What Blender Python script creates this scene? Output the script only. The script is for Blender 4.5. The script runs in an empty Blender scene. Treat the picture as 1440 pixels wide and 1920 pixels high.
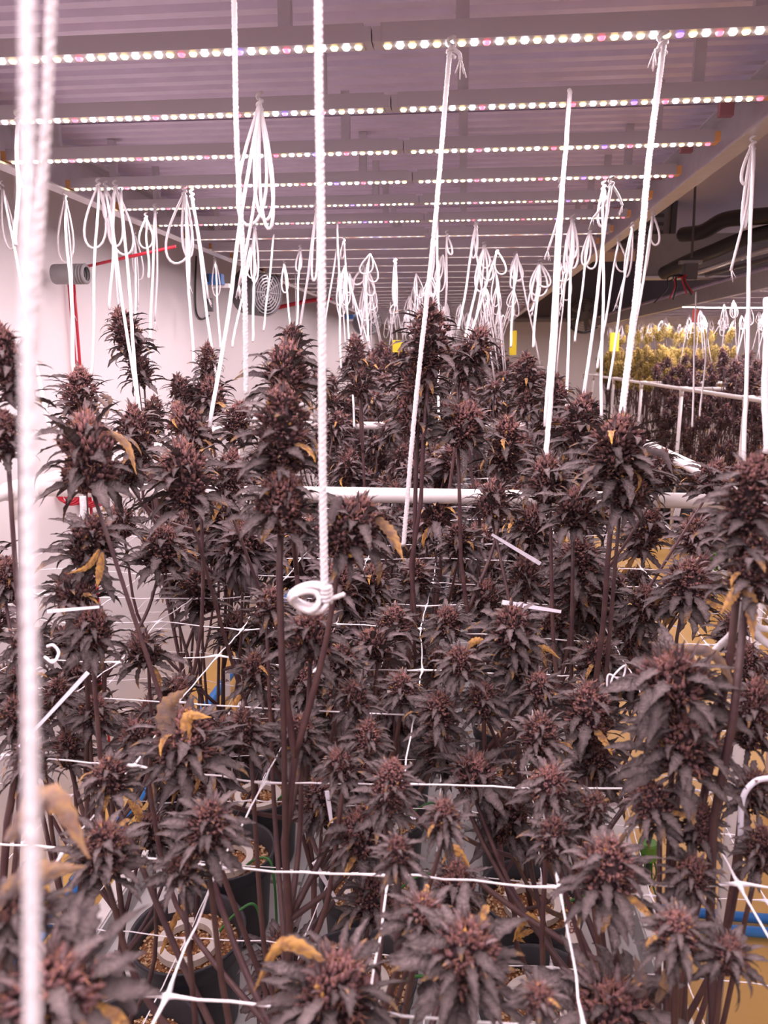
import bpy, math, random
import numpy as np
from mathutils import Vector, Matrix

rnd = random.Random(7)
sc = bpy.context.scene
COL = sc.collection
PI = math.pi

# ------------------------------------------------------------------ camera, world, exposure
F = 1442.0
CAMP = np.array([0.0, 0.0, 1.8])
TH, PSI = math.atan(292 / F), math.atan(150 * math.cos(math.atan(292 / F)) / F)
RIGHT = np.array([math.cos(PSI), math.sin(PSI), 0])
FWD = np.array([-math.sin(PSI) * math.cos(TH), math.cos(PSI) * math.cos(TH), -math.sin(TH)])
UP = np.array([-math.sin(PSI) * math.sin(TH), math.cos(PSI) * math.sin(TH), math.cos(TH)])
cam = bpy.data.cameras.new('camera')
cam.sensor_fit = 'HORIZONTAL'
cam.sensor_width = 36
cam.lens = 36 * F / 1440
cam.clip_start = 0.02
cam.clip_end = 60
cam.dof.use_dof = True
cam.dof.focus_distance = 1.5
cam.dof.aperture_fstop = 13.0
camo = bpy.data.objects.new('camera', cam)
camo.location = CAMP
camo.rotation_euler = (PI / 2 - TH, 0, PSI)
COL.objects.link(camo)
sc.camera = camo

AMBIENT = 0.44
BAR_POWER = 4.5
w = bpy.data.worlds.new('world')
sc.world = w
w.use_nodes = True
w.node_tree.nodes['Background'].inputs[0].default_value = (0.93, 0.83, 1.0, 1)
w.node_tree.nodes['Background'].inputs[1].default_value = AMBIENT
sc.view_settings.view_transform = 'Standard'
sc.view_settings.look = 'None'
sc.view_settings.gamma = 1
sc.view_settings.use_curve_mapping = False
sc.view_settings.exposure = 0.0
sc.cycles.use_denoising = True
sc.cycles.max_bounces = 6
sc.cycles.diffuse_bounces = 4
sc.cycles.glossy_bounces = 2
sc.cycles.sample_clamp_indirect = 4
LIGHT_COL = (1.0, 0.81, 0.89)


def strip_light(x, y, z, sx, sy, power, parent=None):
    l = bpy.data.lights.new('bar_light', 'AREA')
    l.shape = 'RECTANGLE'
    l.size, l.size_y = sx, sy
    l.energy = power
    l.color = LIGHT_COL
    o = bpy.data.objects.new('bar_light', l)
    o.location = (x, y, z)
    COL.objects.link(o)
    if parent:
        o.parent = parent
        o.matrix_parent_inverse = parent.matrix_basis.inverted()
    return o


def at(px, py, d):
    return CAMP + d * (FWD + (px - 720) / F * RIGHT + (960 - py) / F * UP)


def ray(px, py):
    return FWD + (px - 720) / F * RIGHT + (960 - py) / F * UP


def at_z(px, py, z):
    r = ray(px, py)
    return CAMP + r * ((z - CAMP[2]) / r[2])


def at_x(px, py, x):
    r = ray(px, py)
    return CAMP + r * (x / r[0])


def at_y(px, py, y):
    r = ray(px, py)
    return CAMP + r * (y / r[1])


def proj(p):
    q = np.asarray(p) - CAMP
    d = q @ FWD
    if d < 0.02:
        return None
    return 720 + F * (q @ RIGHT) / d, 960 - F * (q @ UP) / d, d


# ------------------------------------------------------------------ materials
def mat(name, col, rough=0.6, metal=0.0, emit=None, estr=0.0, noise=None, bump=None, attr=False, spec=None, var=0.0):
    m = bpy.data.materials.new(name)
    m.use_nodes = True
    nt = m.node_tree
    b = nt.nodes['Principled BSDF']
    b.inputs['Base Color'].default_value = (*col, 1)
    b.inputs['Roughness'].default_value = rough
    b.inputs['Metallic'].default_value = metal
    if spec is not None:
        b.inputs['Specular IOR Level'].default_value = spec
    if emit:
        b.inputs['Emission Color'].default_value = (*emit, 1)
        b.inputs['Emission Strength'].default_value = estr
        m.cycles.emission_sampling = 'NONE'
    src = None
    if attr:
        a = nt.nodes.new('ShaderNodeAttribute')
        a.attribute_name = 'Col'
        src = a.outputs['Color']
    co = nt.nodes.new('ShaderNodeTexCoord').outputs['Object'] if (noise or bump) else None
    if noise:
        sc_, amt, c2 = noise
        n = nt.nodes.new('ShaderNodeTexNoise')
        n.inputs['Scale'].default_value = sc_
        n.inputs['Detail'].default_value = 4
        nt.links.new(co, n.inputs['Vector'])
        mr = nt.nodes.new('ShaderNodeMapRange')
        mr.inputs[1].default_value = 0.35
        mr.inputs[2].default_value = 0.7
        mr.inputs[3].default_value = 0
        mr.inputs[4].default_value = amt
        nt.links.new(n.outputs[0], mr.inputs[0])
        mx = nt.nodes.new('ShaderNodeMix')
        mx.data_type = 'RGBA'
        nt.links.new(mr.outputs[0], mx.inputs['Factor'])
        if src is None:
            mx.inputs['A'].default_value = (*col, 1)
        else:
            nt.links.new(src, mx.inputs['A'])
        mx.inputs['B'].default_value = (*c2, 1)
        src = mx.outputs['Result']
    if var:
        oi = nt.nodes.new('ShaderNodeObjectInfo')
        mr = nt.nodes.new('ShaderNodeMapRange')
        mr.inputs[3].default_value = 1 - var
        mr.inputs[4].default_value = 1 + var
        nt.links.new(oi.outputs['Random'], mr.inputs[0])
        mx = nt.nodes.new('ShaderNodeVectorMath')
        mx.operation = 'SCALE'
        nt.links.new(mr.outputs[0], mx.inputs['Scale'])
        if src is None:
            mx.inputs[0].default_value = col
        else:
            nt.links.new(src, mx.inputs[0])
        src = mx.outputs[0]
    if src is not None:
        nt.links.new(src, b.inputs['Base Color'])
    if bump:
        sc_, st, dist = bump
        n = nt.nodes.new('ShaderNodeTexNoise')
        n.inputs['Scale'].default_value = sc_
        n.inputs['Detail'].default_value = 3
        nt.links.new(co, n.inputs['Vector'])
        bm = nt.nodes.new('ShaderNodeBump')
        bm.inputs['Strength'].default_value = st
        bm.inputs['Distance'].default_value = dist
        nt.links.new(n.outputs[0], bm.inputs['Height'])
        nt.links.new(bm.outputs[0], b.inputs['Normal'])
    return m


M = {
    'wall': mat('wall_paint', (0.80, 0.745, 0.735), 0.85, noise=(1.3, 0.3, (0.76, 0.70, 0.69)), bump=(90, 0.12, 0.002)),
    'ceiling': mat('ceiling_paint', (0.78, 0.72, 0.75), 0.9, noise=(2.0, 0.4, (0.70, 0.64, 0.67))),
    'bulkhead': mat('bulkhead_paint', (0.16, 0.14, 0.15), 0.8, noise=(1.5, 0.5, (0.12, 0.105, 0.115))),
    'floor': mat('yellow_epoxy', (0.74, 0.46, 0.14), 0.45, noise=(5.0, 0.5, (0.66, 0.40, 0.12)), bump=(25, 0.1, 0.003)),
    'pvc': mat('white_pvc', (0.86, 0.80, 0.78), 0.35, noise=(9.0, 0.3, (0.80, 0.73, 0.71))),
    'deck': mat('galvanised_deck', (0.78, 0.70, 0.85), 0.40, metal=0.3, noise=(14.0, 0.5, (0.64, 0.57, 0.70)), var=0.04),
    'alu': mat('aluminium', (0.72, 0.69, 0.70), 0.35, metal=0.7, noise=(30.0, 0.4, (0.55, 0.52, 0.54))),
    'bar': mat('lamp_housing', (0.55, 0.50, 0.53), 0.4, metal=0.3),
    'amber': mat('amber_end_cap', (0.72, 0.36, 0.13), 0.5),
    'redbracket': mat('red_bracket', (0.45, 0.20, 0.21), 0.6),
    'tray': mat('grey_tray', (0.60, 0.58, 0.57), 0.5, noise=(6.0, 0.5, (0.50, 0.48, 0.47)), bump=(60, 0.1, 0.002)),
    'traylip': mat('tray_lip', (0.78, 0.74, 0.72), 0.45),
    'pot': mat('black_pot', (0.022, 0.020, 0.026), 0.45, noise=(40.0, 0.5, (0.035, 0.032, 0.038))),
    'soil': mat('coco_soil', (0.46, 0.21, 0.09), 0.95, noise=(130.0, 1.0, (0.16, 0.065, 0.035)), bump=(160, 0.9, 0.01)),
    'perlite': mat('perlite', (0.82, 0.58, 0.30), 0.8, attr=True),
    'ring': mat('drip_ring_plastic', (0.72, 0.66, 0.60), 0.5, noise=(60.0, 0.4, (0.62, 0.55, 0.49))),
    'green': mat('green_tube', (0.05, 0.20, 0.045), 0.4),
    'greencap': mat('green_cap', (0.10, 0.30, 0.035), 0.4, noise=(20.0, 0.5, (0.16, 0.36, 0.06))),
    'blue': mat('blue_pipe', (0.04, 0.22, 0.62), 0.4, noise=(12.0, 0.4, (0.06, 0.28, 0.70))),
    'stem': mat('plant_stem', (0.060, 0.026, 0.032), 0.5, noise=(45.0, 0.8, (0.10, 0.052, 0.044)), bump=(150, 0.4, 0.002), var=0.25),
    'bud': mat('purple_flower', (0.1, 0.05, 0.06), 0.75, attr=True, noise=(260.0, 0.22, (0.22, 0.155, 0.165)), bump=(320, 0.5, 0.002), spec=0.15, var=0.22),
    'leaf': mat('purple_leaf', (0.1, 0.05, 0.06), 0.7, attr=True, noise=(7.0, 0.5, (0.185, 0.148, 0.138)), bump=(16, 0.5, 0.05), spec=0.12, var=0.25),
    'cord': mat('white_cord', (0.72, 0.68, 0.69), 0.9, bump=(420, 0.7, 0.002)),
    'net': mat('white_net', (0.90, 0.86, 0.89), 0.4),
    'tie': mat('cable_tie', (0.84, 0.80, 0.88), 0.35),
    'tag': mat('white_tag', (0.86, 0.80, 0.78), 0.5),
    'ink': mat('brown_ink', (0.20, 0.045, 0.03), 0.7),
    'red': mat('red_tube', (0.50, 0.02, 0.04), 0.35),
    'grey': mat('grey_plastic', (0.30, 0.285, 0.29), 0.5, noise=(25.0, 0.4, (0.24, 0.225, 0.23))),
    'black': mat('black_rubber', (0.03, 0.027, 0.03), 0.5),
    'dark': mat('dark_metal', (0.10, 0.09, 0.095), 0.5),
    'yellow': mat('sticky_yellow', (0.86, 0.68, 0.03), 0.5),
    'bluebox': mat('blue_box', (0.03, 0.12, 0.33), 0.5),
    'redtag': mat('red_tag', (0.85, 0.16, 0.13), 0.5),
    'beige': mat('beige_panel', (0.62, 0.50, 0.46), 0.6),
}
LEDC = {'w': ((1.0, 0.95, 0.98), 16.0), 'y': ((1.0, 0.72, 0.28), 7.0), 'r': ((1.0, 0.05, 0.13), 4.0), 'b': ((0.14, 0.06, 1.0), 5.0)}
for k, (c, s) in LEDC.items():
    M['led_' + k] = mat('led_glow_' + k, (0.8, 0.8, 0.8), 0.4, emit=c, estr=s)


# ------------------------------------------------------------------ mesh helpers
class MB:
    def __init__(self):
        self.V, self.Fc, self.C, self.n = [], [], [], 0

    def add(self, V, Fc, C=None):
        V = np.asarray(V, dtype=np.float32).reshape(-1, 3)
        Fc = np.asarray(Fc, dtype=np.int32).reshape(-1, 3)
        self.V.append(V)
        self.Fc.append(Fc + self.n)
        if C is not None:
            C = np.asarray(C, dtype=np.float32)
            if C.ndim == 1:
                C = np.tile(C, (len(V), 1))
            self.C.append(C)
        self.n += len(V)
        return self

    def box(self, c, s, rz=0.0, C=None):
        x, y, z = np.array(s) / 2
        V = np.array([[-x, -y, -z], [x, -y, -z], [x, y, -z], [-x, y, -z], [-x, -y, z], [x, -y, z], [x, y, z], [-x, y, z]])
        if rz:
            c_, s_ = math.cos(rz), math.sin(rz)
            V = V @ np.array([[c_, s_, 0], [-s_, c_, 0], [0, 0, 1]])
        Fc = [[0, 2, 1], [0, 3, 2], [4, 5, 6], [4, 6, 7], [0, 1, 5], [0, 5, 4], [1, 2, 6], [1, 6, 5], [2, 3, 7], [2, 7, 6], [3, 0, 4], [3, 4, 7]]
        return self.add(V + np.array(c), Fc, C)

    def data(self):
        return np.concatenate(self.V), np.concatenate(self.Fc), (np.concatenate(self.C) if self.C else None)

    def mesh(self, name, material, smooth=True):
        V, Fc, C = self.data()
        return raw_mesh(name, V, Fc, C, material, smooth)


def raw_mesh(name, V, Fc, C, material, smooth=True):
    me = bpy.data.meshes.new(name)
    nv, nf = len(V), len(Fc)
    me.vertices.add(nv)
    me.vertices.foreach_set('co', np.ascontiguousarray(V, dtype=np.float32).ravel())
    me.loops.add(nf * 3)
    me.polygons.add(nf)
    me.polygons.foreach_set('loop_start', np.arange(0, nf * 3, 3, dtype=np.int32))
    me.loops.foreach_set('vertex_index', np.ascontiguousarray(Fc, dtype=np.int32).ravel())
    me.polygons.foreach_set('use_smooth', np.full(nf, smooth, dtype=bool))
    if C is not None:
        a = me.color_attributes.new('Col', 'FLOAT_COLOR', 'POINT')
        a.data.foreach_set('color', np.concatenate([C, np.ones((nv, 1), dtype=np.float32)], axis=1).astype(np.float32).ravel())
    me.update(calc_edges=True)
    me.materials.append(material)
    return me


def link(name, me, parent=None, mw=None):
    o = bpy.data.objects.new(name, me)
    COL.objects.link(o)
    if parent is not None:
        o.parent = parent
    if mw is not None:
        o.matrix_basis = Matrix([list(map(float, r)) for r in mw]) if isinstance(mw, np.ndarray) else mw
    return o


def thing(name, label, cat, loc=(0, 0, 0), group=None, rz=0.0):
    o = bpy.data.objects.new(name, None)
    o.empty_display_size = 0.05
    COL.objects.link(o)
    o.location = tuple(map(float, loc))
    o.rotation_euler = (0, 0, rz)
    tag(o, label, cat, group)
    return o


def tag(o, label, cat, group=None):
    o['label'] = label
    o['category'] = cat
    if group:
        o['group'] = group
    return o


def struct(name, mb, m, smooth=False):
    o = link(name, mb.mesh(name, m, smooth))
    o['kind'] = 'structure'
    return o


def part(name, mb, m, parent, smooth=True, label=None, stuff=False):
    """a part whose geometry was written in world space: shift it to its thing's own frame"""
    V, Fc, C = mb.data()
    if parent is not None:
        V = V - np.array(parent.location, dtype=np.float32)
    o = link(name, raw_mesh(name, V, Fc, C, m, smooth), parent)
    if label:
        o['label'] = label
    if stuff:
        o['kind'] = 'stuff'
    return o


def tube(P, r, n=8, caps=True, twist=None):
    P = np.asarray(P, dtype=np.float64)
    k = len(P)
    r = np.broadcast_to(np.asarray(r, dtype=np.float64), (k,))
    T = np.gradient(P, axis=0)
    T /= np.linalg.norm(T, axis=1)[:, None] + 1e-12
    ref = np.array([0.0, 0, 1]) if abs(T[0][2]) < 0.9 else np.array([1.0, 0, 0])
    U = np.empty_like(P)
    u = ref - T[0] * (ref @ T[0])
    u /= np.linalg.norm(u)
    for i in range(k):
        u = u - T[i] * (u @ T[i])
        u /= np.linalg.norm(u) + 1e-12
        U[i] = u
    W = np.cross(T, U)
    a = np.arange(n) * 2 * PI / n
    rr = np.tile(r[:, None], (1, n))
    if twist:
        s = np.concatenate([[0], np.cumsum(np.linalg.norm(np.diff(P, axis=0), axis=1))])
        rr = rr * (1 + 0.11 * np.cos(3 * (a[None, :] - 2 * PI * s[:, None] / twist)))
    V = P[:, None, :] + rr[:, :, None] * (np.cos(a)[None, :, None] * U[:, None, :] + np.sin(a)[None, :, None] * W[:, None, :])
    V = V.reshape(-1, 3)
    i = np.arange(k - 1)[:, None] * n
    j = np.arange(n)[None, :]
    j2 = (j + 1) % n
    A, B, Cc, D = i + j, i + j2, i + n + j2, i + n + j
    Fc = np.concatenate([np.stack([A, B, Cc], -1).reshape(-1, 3), np.stack([A, Cc, D], -1).reshape(-1, 3)])
    if caps:
        V = np.concatenate([V, P[:1], P[-1:]])
        c0, c1 = k * n, k * n + 1
        jj = np.arange(n)
        Fc = np.concatenate([Fc, np.stack([np.full(n, c0), (jj + 1) % n, jj], -1), np.stack([np.full(n, c1), (k - 1) * n + jj, (k - 1) * n + (jj + 1) % n], -1)])
    return V, Fc


def lathe(prof, n=32, c=(0, 0, 0)):
    prof = np.asarray(prof, dtype=np.float64)
    k = len(prof)
    a = np.arange(n) * 2 * PI / n
    V = np.stack([prof[:, 0][:, None] * np.cos(a), prof[:, 0][:, None] * np.sin(a), np.tile(prof[:, 1][:, None], (1, n))], -1).reshape(-1, 3) + np.array(c)
    i = np.arange(k - 1)[:, None] * n
    j = np.arange(n)[None, :]
    j2 = (j + 1) % n
    A, B, Cc, D = i + j, i + j2, i + n + j2, i + n + j
    return V, np.concatenate([np.stack([A, B, Cc], -1).reshape(-1, 3), np.stack([A, Cc, D], -1).reshape(-1, 3)])


def spline(pts, n=20):
    pts = [np.asarray(p, dtype=np.float64) for p in pts]
    Q = [2 * pts[0] - pts[1]] + pts + [2 * pts[-1] - pts[-2]]
    out = []
    for i in range(1, len(Q) - 2):
        for t in np.linspace(0, 1, n, endpoint=False):
            a, b, c, d = Q[i - 1], Q[i], Q[i + 1], Q[i + 2]
            out.append(0.5 * (2 * b + (c - a) * t + (2 * a - 5 * b + 4 * c - d) * t * t + (3 * b - a - 3 * c + d) * t ** 3))
    out.append(pts[-1])
    return np.array(out)


# ------------------------------------------------------------------ structure
WX, BY = -1.46, 14.4
RX = 6.2
CZ = 3.3
struct('floor', MB().box(((WX + RX) / 2, 6.2, -0.05), (RX - WX, 17.0, 0.1)), M['floor'])
struct('wall_left', MB().box((WX - 0.05, 6.2, CZ / 2), (0.1, 17.0, CZ)), M['wall'])
struct('wall_back', MB().box(((WX + RX) / 2, BY, CZ / 2), (RX - WX, 0.1, CZ)), M['wall'])
struct('ceiling', MB().box(((WX + RX) / 2, 6.2, CZ + 0.05), (RX - WX, 17.0, 0.1)), M['ceiling'])
struct('trim_1', MB().box((1.5, 13.6, 2.85), (5.8, 1.4, 0.9)).box((1.5, 12.88, 2.405), (5.8, 0.05, 0.03)), M['bulkhead'])

# ------------------------------------------------------------------ lamp racks: ribbed deck, edge beams, LED bars
DX0, DX1 = -1.13, 0.60
LZ = 2.25


def ribbed(x0, x1, y0, y1, z, pitch=0.055, amp=0.012):
    n = int(round((y1 - y0) / pitch))
    ys, zs = [], []
    for i in range(n):
        b = y0 + i * pitch
        for t, h in ((0, 0), (0.42, 0), (0.5, 1), (0.92, 1)):
            ys.append(b + t * pitch)
            zs.append(z + h * amp)
    ys.append(y1)
    zs.append(z)
    k = len(ys)
    lo = np.array([[x0, y, zz] for y, zz in zip(ys, zs)] + [[x1, y, zz] for y, zz in zip(ys, zs)])
    hi = lo.copy()
    hi[:, 2] = z + amp + 0.006
    i = np.arange(k - 1)
    Fc = np.concatenate([np.stack([i, i + 1, i + k + 1], -1), np.stack([i, i + k + 1, i + k], -1)])
    V = np.concatenate([lo, hi])
    Fc = np.concatenate([Fc, Fc[:, ::-1] + 2 * k])
    return V, Fc


def deck(label, x0, x1, y0, y1, beams):
    t = thing('rack_deck', label, 'rack', ((x0 + x1) / 2, (y0 + y1) / 2, LZ + 0.15))
    y = y0
    while y < y1 - 0.1:
        ye = min(y + 1.21, y1)
        part('deck_panel', MB().add(*ribbed(x0, x1, y, ye - 0.006, LZ + 0.13)), M['deck'], t, smooth=False)
        y = ye
    for bx, s in beams:
        b = MB()
        b.box((bx, (y0 + y1) / 2, LZ + 0.055), (0.006, y1 - y0, 0.11))
        b.box((bx - s * 0.022, (y0 + y1) / 2, LZ + 0.0), (0.044, y1 - y0, 0.005))
        b.box((bx - s * 0.018, (y0 + y1) / 2, LZ + 0.11), (0.036, y1 - y0, 0.005))
        part('edge_beam', b, M['alu'], t, smooth=False)
    return t


dk = deck('ribbed grey metal deck of the upper tier above the near bench', DX0, DX1, -1.6, 13.0, ((DX0 - 0.01, -1), (DX1 + 0.01, 1)))
for i in range(44):
    y = -1.0 + 0.31 * i + 0.12
    part('bracket', MB().box((DX1 - 0.035, y, LZ + 0.085), (0.03, 0.02, 0.03)), M['redbracket'], dk, smooth=False)
deck('ribbed grey metal deck of the upper tier over the far aisle-side bench', 2.0, 3.75, 4.2, 13.0, ((1.99, -1), (3.76, 1)))

LEDN = 10
la = np.arange(LEDN) * 2 * PI / LEDN


def led_geo(r=0.0064, h=0.0046):
    V = np.concatenate([np.stack([r * np.cos(la), r * np.sin(la), 0 * la], -1), np.stack([0.72 * r * np.cos(la), 0.72 * r * np.sin(la), 0 * la - h * 0.75], -1), [[0, 0, -h]]])
    j = np.arange(LEDN)
    j2 = (j + 1) % LEDN
    Fc = np.concatenate([np.stack([j, j + LEDN, j2], -1), np.stack([j2, j + LEDN, j2 + LEDN], -1), np.stack([j + LEDN, np.full(LEDN, 2 * LEDN), j2 + LEDN], -1)])
    return V, Fc


LV, LF = led_geo()
led_mesh = {k: raw_mesh('led', LV, LF, None, M['led_' + k]) for k in 'wyrb'}


def led_bar(x0, x1, y, label, group, single, seed, blue_at=(), pw=1.0, lip=0.012):
    r = random.Random(seed)
    t = thing('led_bar', label, 'grow light', ((x0 + x1) / 2, y, LZ), group)
    L = x1 - x0
    xm = (x0 + x1) / 2
    b = MB()
    b.box((xm, y, LZ + 0.018), (L, 0.034, 0.026))
    if lip:
        b.box((xm, y - 0.0155, LZ + 0.006 - lip / 2), (L, 0.003, lip))
        b.box((xm, y + 0.0155, LZ + 0.006 - lip / 2), (L, 0.003, lip))
    part('housing', b, M['bar'], t, smooth=False)
    for xe in (x0 - 0.006, x1 + 0.006):
        inner = abs(xe + 0.145) < 0.03
        part('end_cap', MB().box((xe, y, LZ + 0.016), (0.012, 0.036, 0.020)), M['bar' if inner else 'amber'], t, smooth=False, label=None if inner else 'amber end cap')
    for xh in (x0 + 0.12, x1 - 0.12):
        part('hanger', MB().box((xh, y, LZ + 0.083), (0.02, 0.014, 0.106)), M['alu'], t, smooth=False)
    n = int(L / 0.0182)
    acc = {k: MB() for k in 'wyrb'}
    for i in range(n):
        x = x0 + (i + 0.5) * L / n
        k = 'w' if i % 2 else 'y'
        if i % 9 == 8:
            k = 'r'
        if any(abs(i - int(f * n)) < 1 for f in blue_at):
            k = 'b'
        if single:
            o = link('led', led_mesh[k], t)
            o.location = (x - xm, 0, 0.0052)
        else:
            acc[k].add(LV + np.array([x, y, LZ + 0.0066]), LF)
    for k in 'wyrb':
        if acc[k].n:
            part('led', acc[k], M['led_' + k], t, stuff=True)
    strip_light(xm, y, LZ - 0.004 - max(0, lip - 0.006), L, 0.02, BAR_POWER * L * pw, None)


ORD = ['nearest', 'second', 'third', 'fourth', 'fifth', 'sixth', 'seventh', 'eighth', 'ninth', 'tenth', 'eleventh', 'twelfth', 'thirteenth',
       'fourteenth', 'fifteenth', 'sixteenth', 'seventeenth', 'eighteenth', 'nineteenth', 'twentieth']
for i in range(45):
    y = 1.26 + 0.305 * (i - 7)
    k = i - 7
    if y > 12.9:
        break
    if k < 0:
        l1 = l2 = 'glowing LED grow bar under the deck overhead, out of sight behind the nearest lit row'
        g = 'grow bars behind the nearest lit row'
    elif k < 9:
        l1 = f'long glowing LED grow bar on the wall side, {ORD[k]} lit row from the near end'
        l2 = f'shorter glowing LED grow bar on the aisle side, {ORD[k]} lit row from the near end'
        g = 'rows of LED grow bars over the near bench'
    else:
        l1 = l2 = 'dim LED grow bar edge-on far down the ribbed deck of the near bench'
        g = 'far LED grow bars seen edge-on'
    led_bar(-1.09, -0.158, y, l1, g, 0 <= k < 4, i, (0.80,) if k >= 0 else (), lip=0 if k < 6 else (0.007 if k < 7 else 0.012), pw=1.0 if k < 10 else 0.6)
    led_bar(-0.132, 0.53, y, l2, g, 0 <= k < 4, i + 99, (0.65,) if k >= 0 else (), lip=0 if k < 6 else (0.007 if k < 7 else 0.012), pw=1.0 if k < 10 else 0.6)
for i in range(14):
    y = 4.6 + i * 0.6
    led_bar(2.05, 3.70, y, 'LED grow bar under the deck over the far aisle-side bench', 'grow bars over the far aisle-side bench', False, i + 300, pw=2.6)

# ------------------------------------------------------------------ benches: tray, pvc frame, nets
ZT = 0.33


def tray(label, x0, x1, y0, y1, zt):
    t = thing('grow_tray', label, 'tray', ((x0 + x1) / 2, (y0 + y1) / 2, zt))
    y = y0
    while y < y1 - 0.05:
        ye = min(y + 0.6, y1)
        p = MB()
        p.box(((x0 + x1) / 2, (y + ye) / 2, zt - 0.02), (x1 - x0 - 0.03, ye - y - 0.005, 0.012))
        nx = 9
        wd = (x1 - x0 - 0.06) / nx
        for q in range(nx):
            for s in range(2):
                p.box((x0 + 0.03 + (q + 0.5) * wd, y + (s + 0.5) * (ye - y) / 2, zt - 0.008), (wd - 0.022, (ye - y) / 2 - 0.014, 0.016))
        part('tray_panel', p, M['tray'], t, smooth=False)
        y = ye
    for x, s in ((x0, 1), (x1, -1)):
        part('tray_side', MB().box((x + s * 0.012, (y0 + y1) / 2, zt + 0.02), (0.016, y1 - y0, 0.10)), M['tray'], t, smooth=False)
        part('tray_lip', MB().box((x - s * 0.006, (y0 + y1) / 2, zt + 0.072), (0.042, y1 - y0, 0.006)), M['traylip'], t, smooth=False)
    for x in (x0 + 0.12, x1 - 0.12):
        y = y0 + 0.3
        while y < y1:
            part('leg', MB().box((x, y, (zt - 0.03) / 2), (0.05, 0.05, max(0.01, zt - 0.03))), M['traylip'], t, smooth=False)
            y += 1.65
    return t


tray('long grey ribbed plastic tray under the pots of the near bench', -0.89, 0.49, 0.1, 13.2, ZT)
tray('grey plastic tray under the pots of the far aisle-side bench', 2.075, 3.55, 4.7, 13.2, 0.06)


def pvc_frame(label, x0, x1, ys, z, y_end=None, r=0.0165):
    t = thing('pvc_frame', label, 'frame', ((x0 + x1) / 2, ys[0], 0))
    for x in (x0, x1):
        for ya, yb in zip([ys[0] - 1.3] + ys[:-1] if y_end is None else ys[:-1], ys if y_end is None else ys[1:]):
            part('rail', MB().add(*tube([(x, ya + 0.03, z), (x, yb - 0.03, z)], r, 16)), M['pvc'], t)
        for y in ys:
            part('post', MB().add(*tube([(x, y, 0.0), (x, y, z - 0.03)], r, 16)), M['pvc'], t)
            f = MB()
            f.add(*tube([(x, y - 0.042, z), (x, y + 0.042, z)], r + 0.0045, 16))
            f.add(*tube([(x, y, z - 0.065), (x, y, z)], r + 0.0045, 16))
            sx = 1 if x == x0 else -1
            f.add(*tube([(x, y, z), (x + sx * 0.055, y, z)], r + 0.0045, 16))
            part('tee_fitting', f, M['pvc'], t)
    for y in ys:
        part('crossbar', MB().add(*tube([(x0 + 0.03, y, z), (x1 - 0.03, y, z)], r, 16)), M['pvc'], t)
    return t


RZ = 1.507
pvc_frame('white plastic pipe frame standing around the near bench of purple plants', -0.995, 0.62, [1.62, 3.30, 5.0, 6.7, 8.4, 10.1, 11.8, 13.3], RZ)
pvc_frame('white plastic pipe frame around the far bench across the aisle', 2.0, 3.7, [4.1, 5.75, 7.4, 9.05, 10.7, 12.35, 13.3], RZ, y_end=1)


def net(label, x0, x1, y0, y1, z, cell, r, sag, seed, kn=True):
    rr = random.Random(seed)
    t = thing('trellis_net', label, 'net', ((x0 + x1) / 2, y0, z))
    nx, ny = int((x1 - x0) / cell), int((y1 - y0) / cell)
    P = np.zeros((nx + 1, ny + 1, 3))
    for i in range(nx + 1):
        for j in range(ny + 1):
            P[i, j] = (x0 + i * cell + rr.uniform(-0.006, 0.006), y0 + j * cell + rr.uniform(-0.006, 0.006), z + rr.uniform(-sag, sag))
    def strand(row):
        pts = []
        for a, b in zip(row[:-1], row[1:]):
            for q in np.linspace(0, 1, 6, endpoint=False):
                e = a + (b - a) * q
                e = e + np.array([rr.uniform(-1, 1), rr.uniform(-1, 1), rr.uniform(-1, 1)]) * 0.0012
                pts.append(e)
        pts.append(row[-1])
        R = np.full(len(pts), r)
        for k in range(0, len(pts), 6):
            R[k] = r * 1.9
        return MB().add(*tube(pts, R, 5))
    for i in range(nx + 1):
        part('strand', strand(P[i]), M['net'], t)
    for j in range(ny + 1):
        part('strand', strand(P[:, j]), M['net'], t)
    a = np.arange(8) * PI / 4
    rad = np.where(np.arange(8) % 2 == 0, 0.0160, 0.0038)
    kV = np.concatenate([np.stack([rad * np.cos(a), rad * np.sin(a), 0 * a], -1), [[0, 0, 0.0025], [0, 0, -0.0025]]])
    kF = [[i, (i + 1) % 8, 8] for i in range(8)] + [[(i + 1) % 8, i, 9] for i in range(8)]
    km = raw_mesh('knot', kV, np.array(kF), None, M['net'])
    cnt = 0
    for j in range(ny + 1):
        for i in range(nx + 1):
            if cnt < 280:
                o = link('knot', km, t)
                o.location = tuple(P[i, j] - np.array(t.location))
                cnt += 1
    return t


net('upper white trellis net with star knots stretched over the near bench', -1.0 + 0.03, 0.6, 0.30, 2.9, 1.35, 0.152, 0.0010, 0.008, 1)
net('lower white trellis net with finer strands beneath the upper net', -1.0 + 0.06, 0.6, 0.36, 2.9, 1.08, 0.152, 0.0008, 0.012, 2)

# ------------------------------------------------------------------ plant pieces
RUST = np.array([0.185, 0.088, 0.082])
PURP = np.array([0.043, 0.023, 0.027])
LEAF = np.array([0.026, 0.018, 0.019])
LEAFL = np.array([0.225, 0.180, 0.180])
YEL = np.array([0.60, 0.33, 0.085])
BRN = np.array([0.27, 0.135, 0.05])
G1, G2, GL = np.array([0.50, 0.36, 0.10]), np.array([0.30, 0.23, 0.06]), np.array([0.15, 0.135, 0.035])


def nz(v):
    return v / (np.linalg.norm(v, axis=-1, keepdims=True) + 1e-12)


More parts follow.
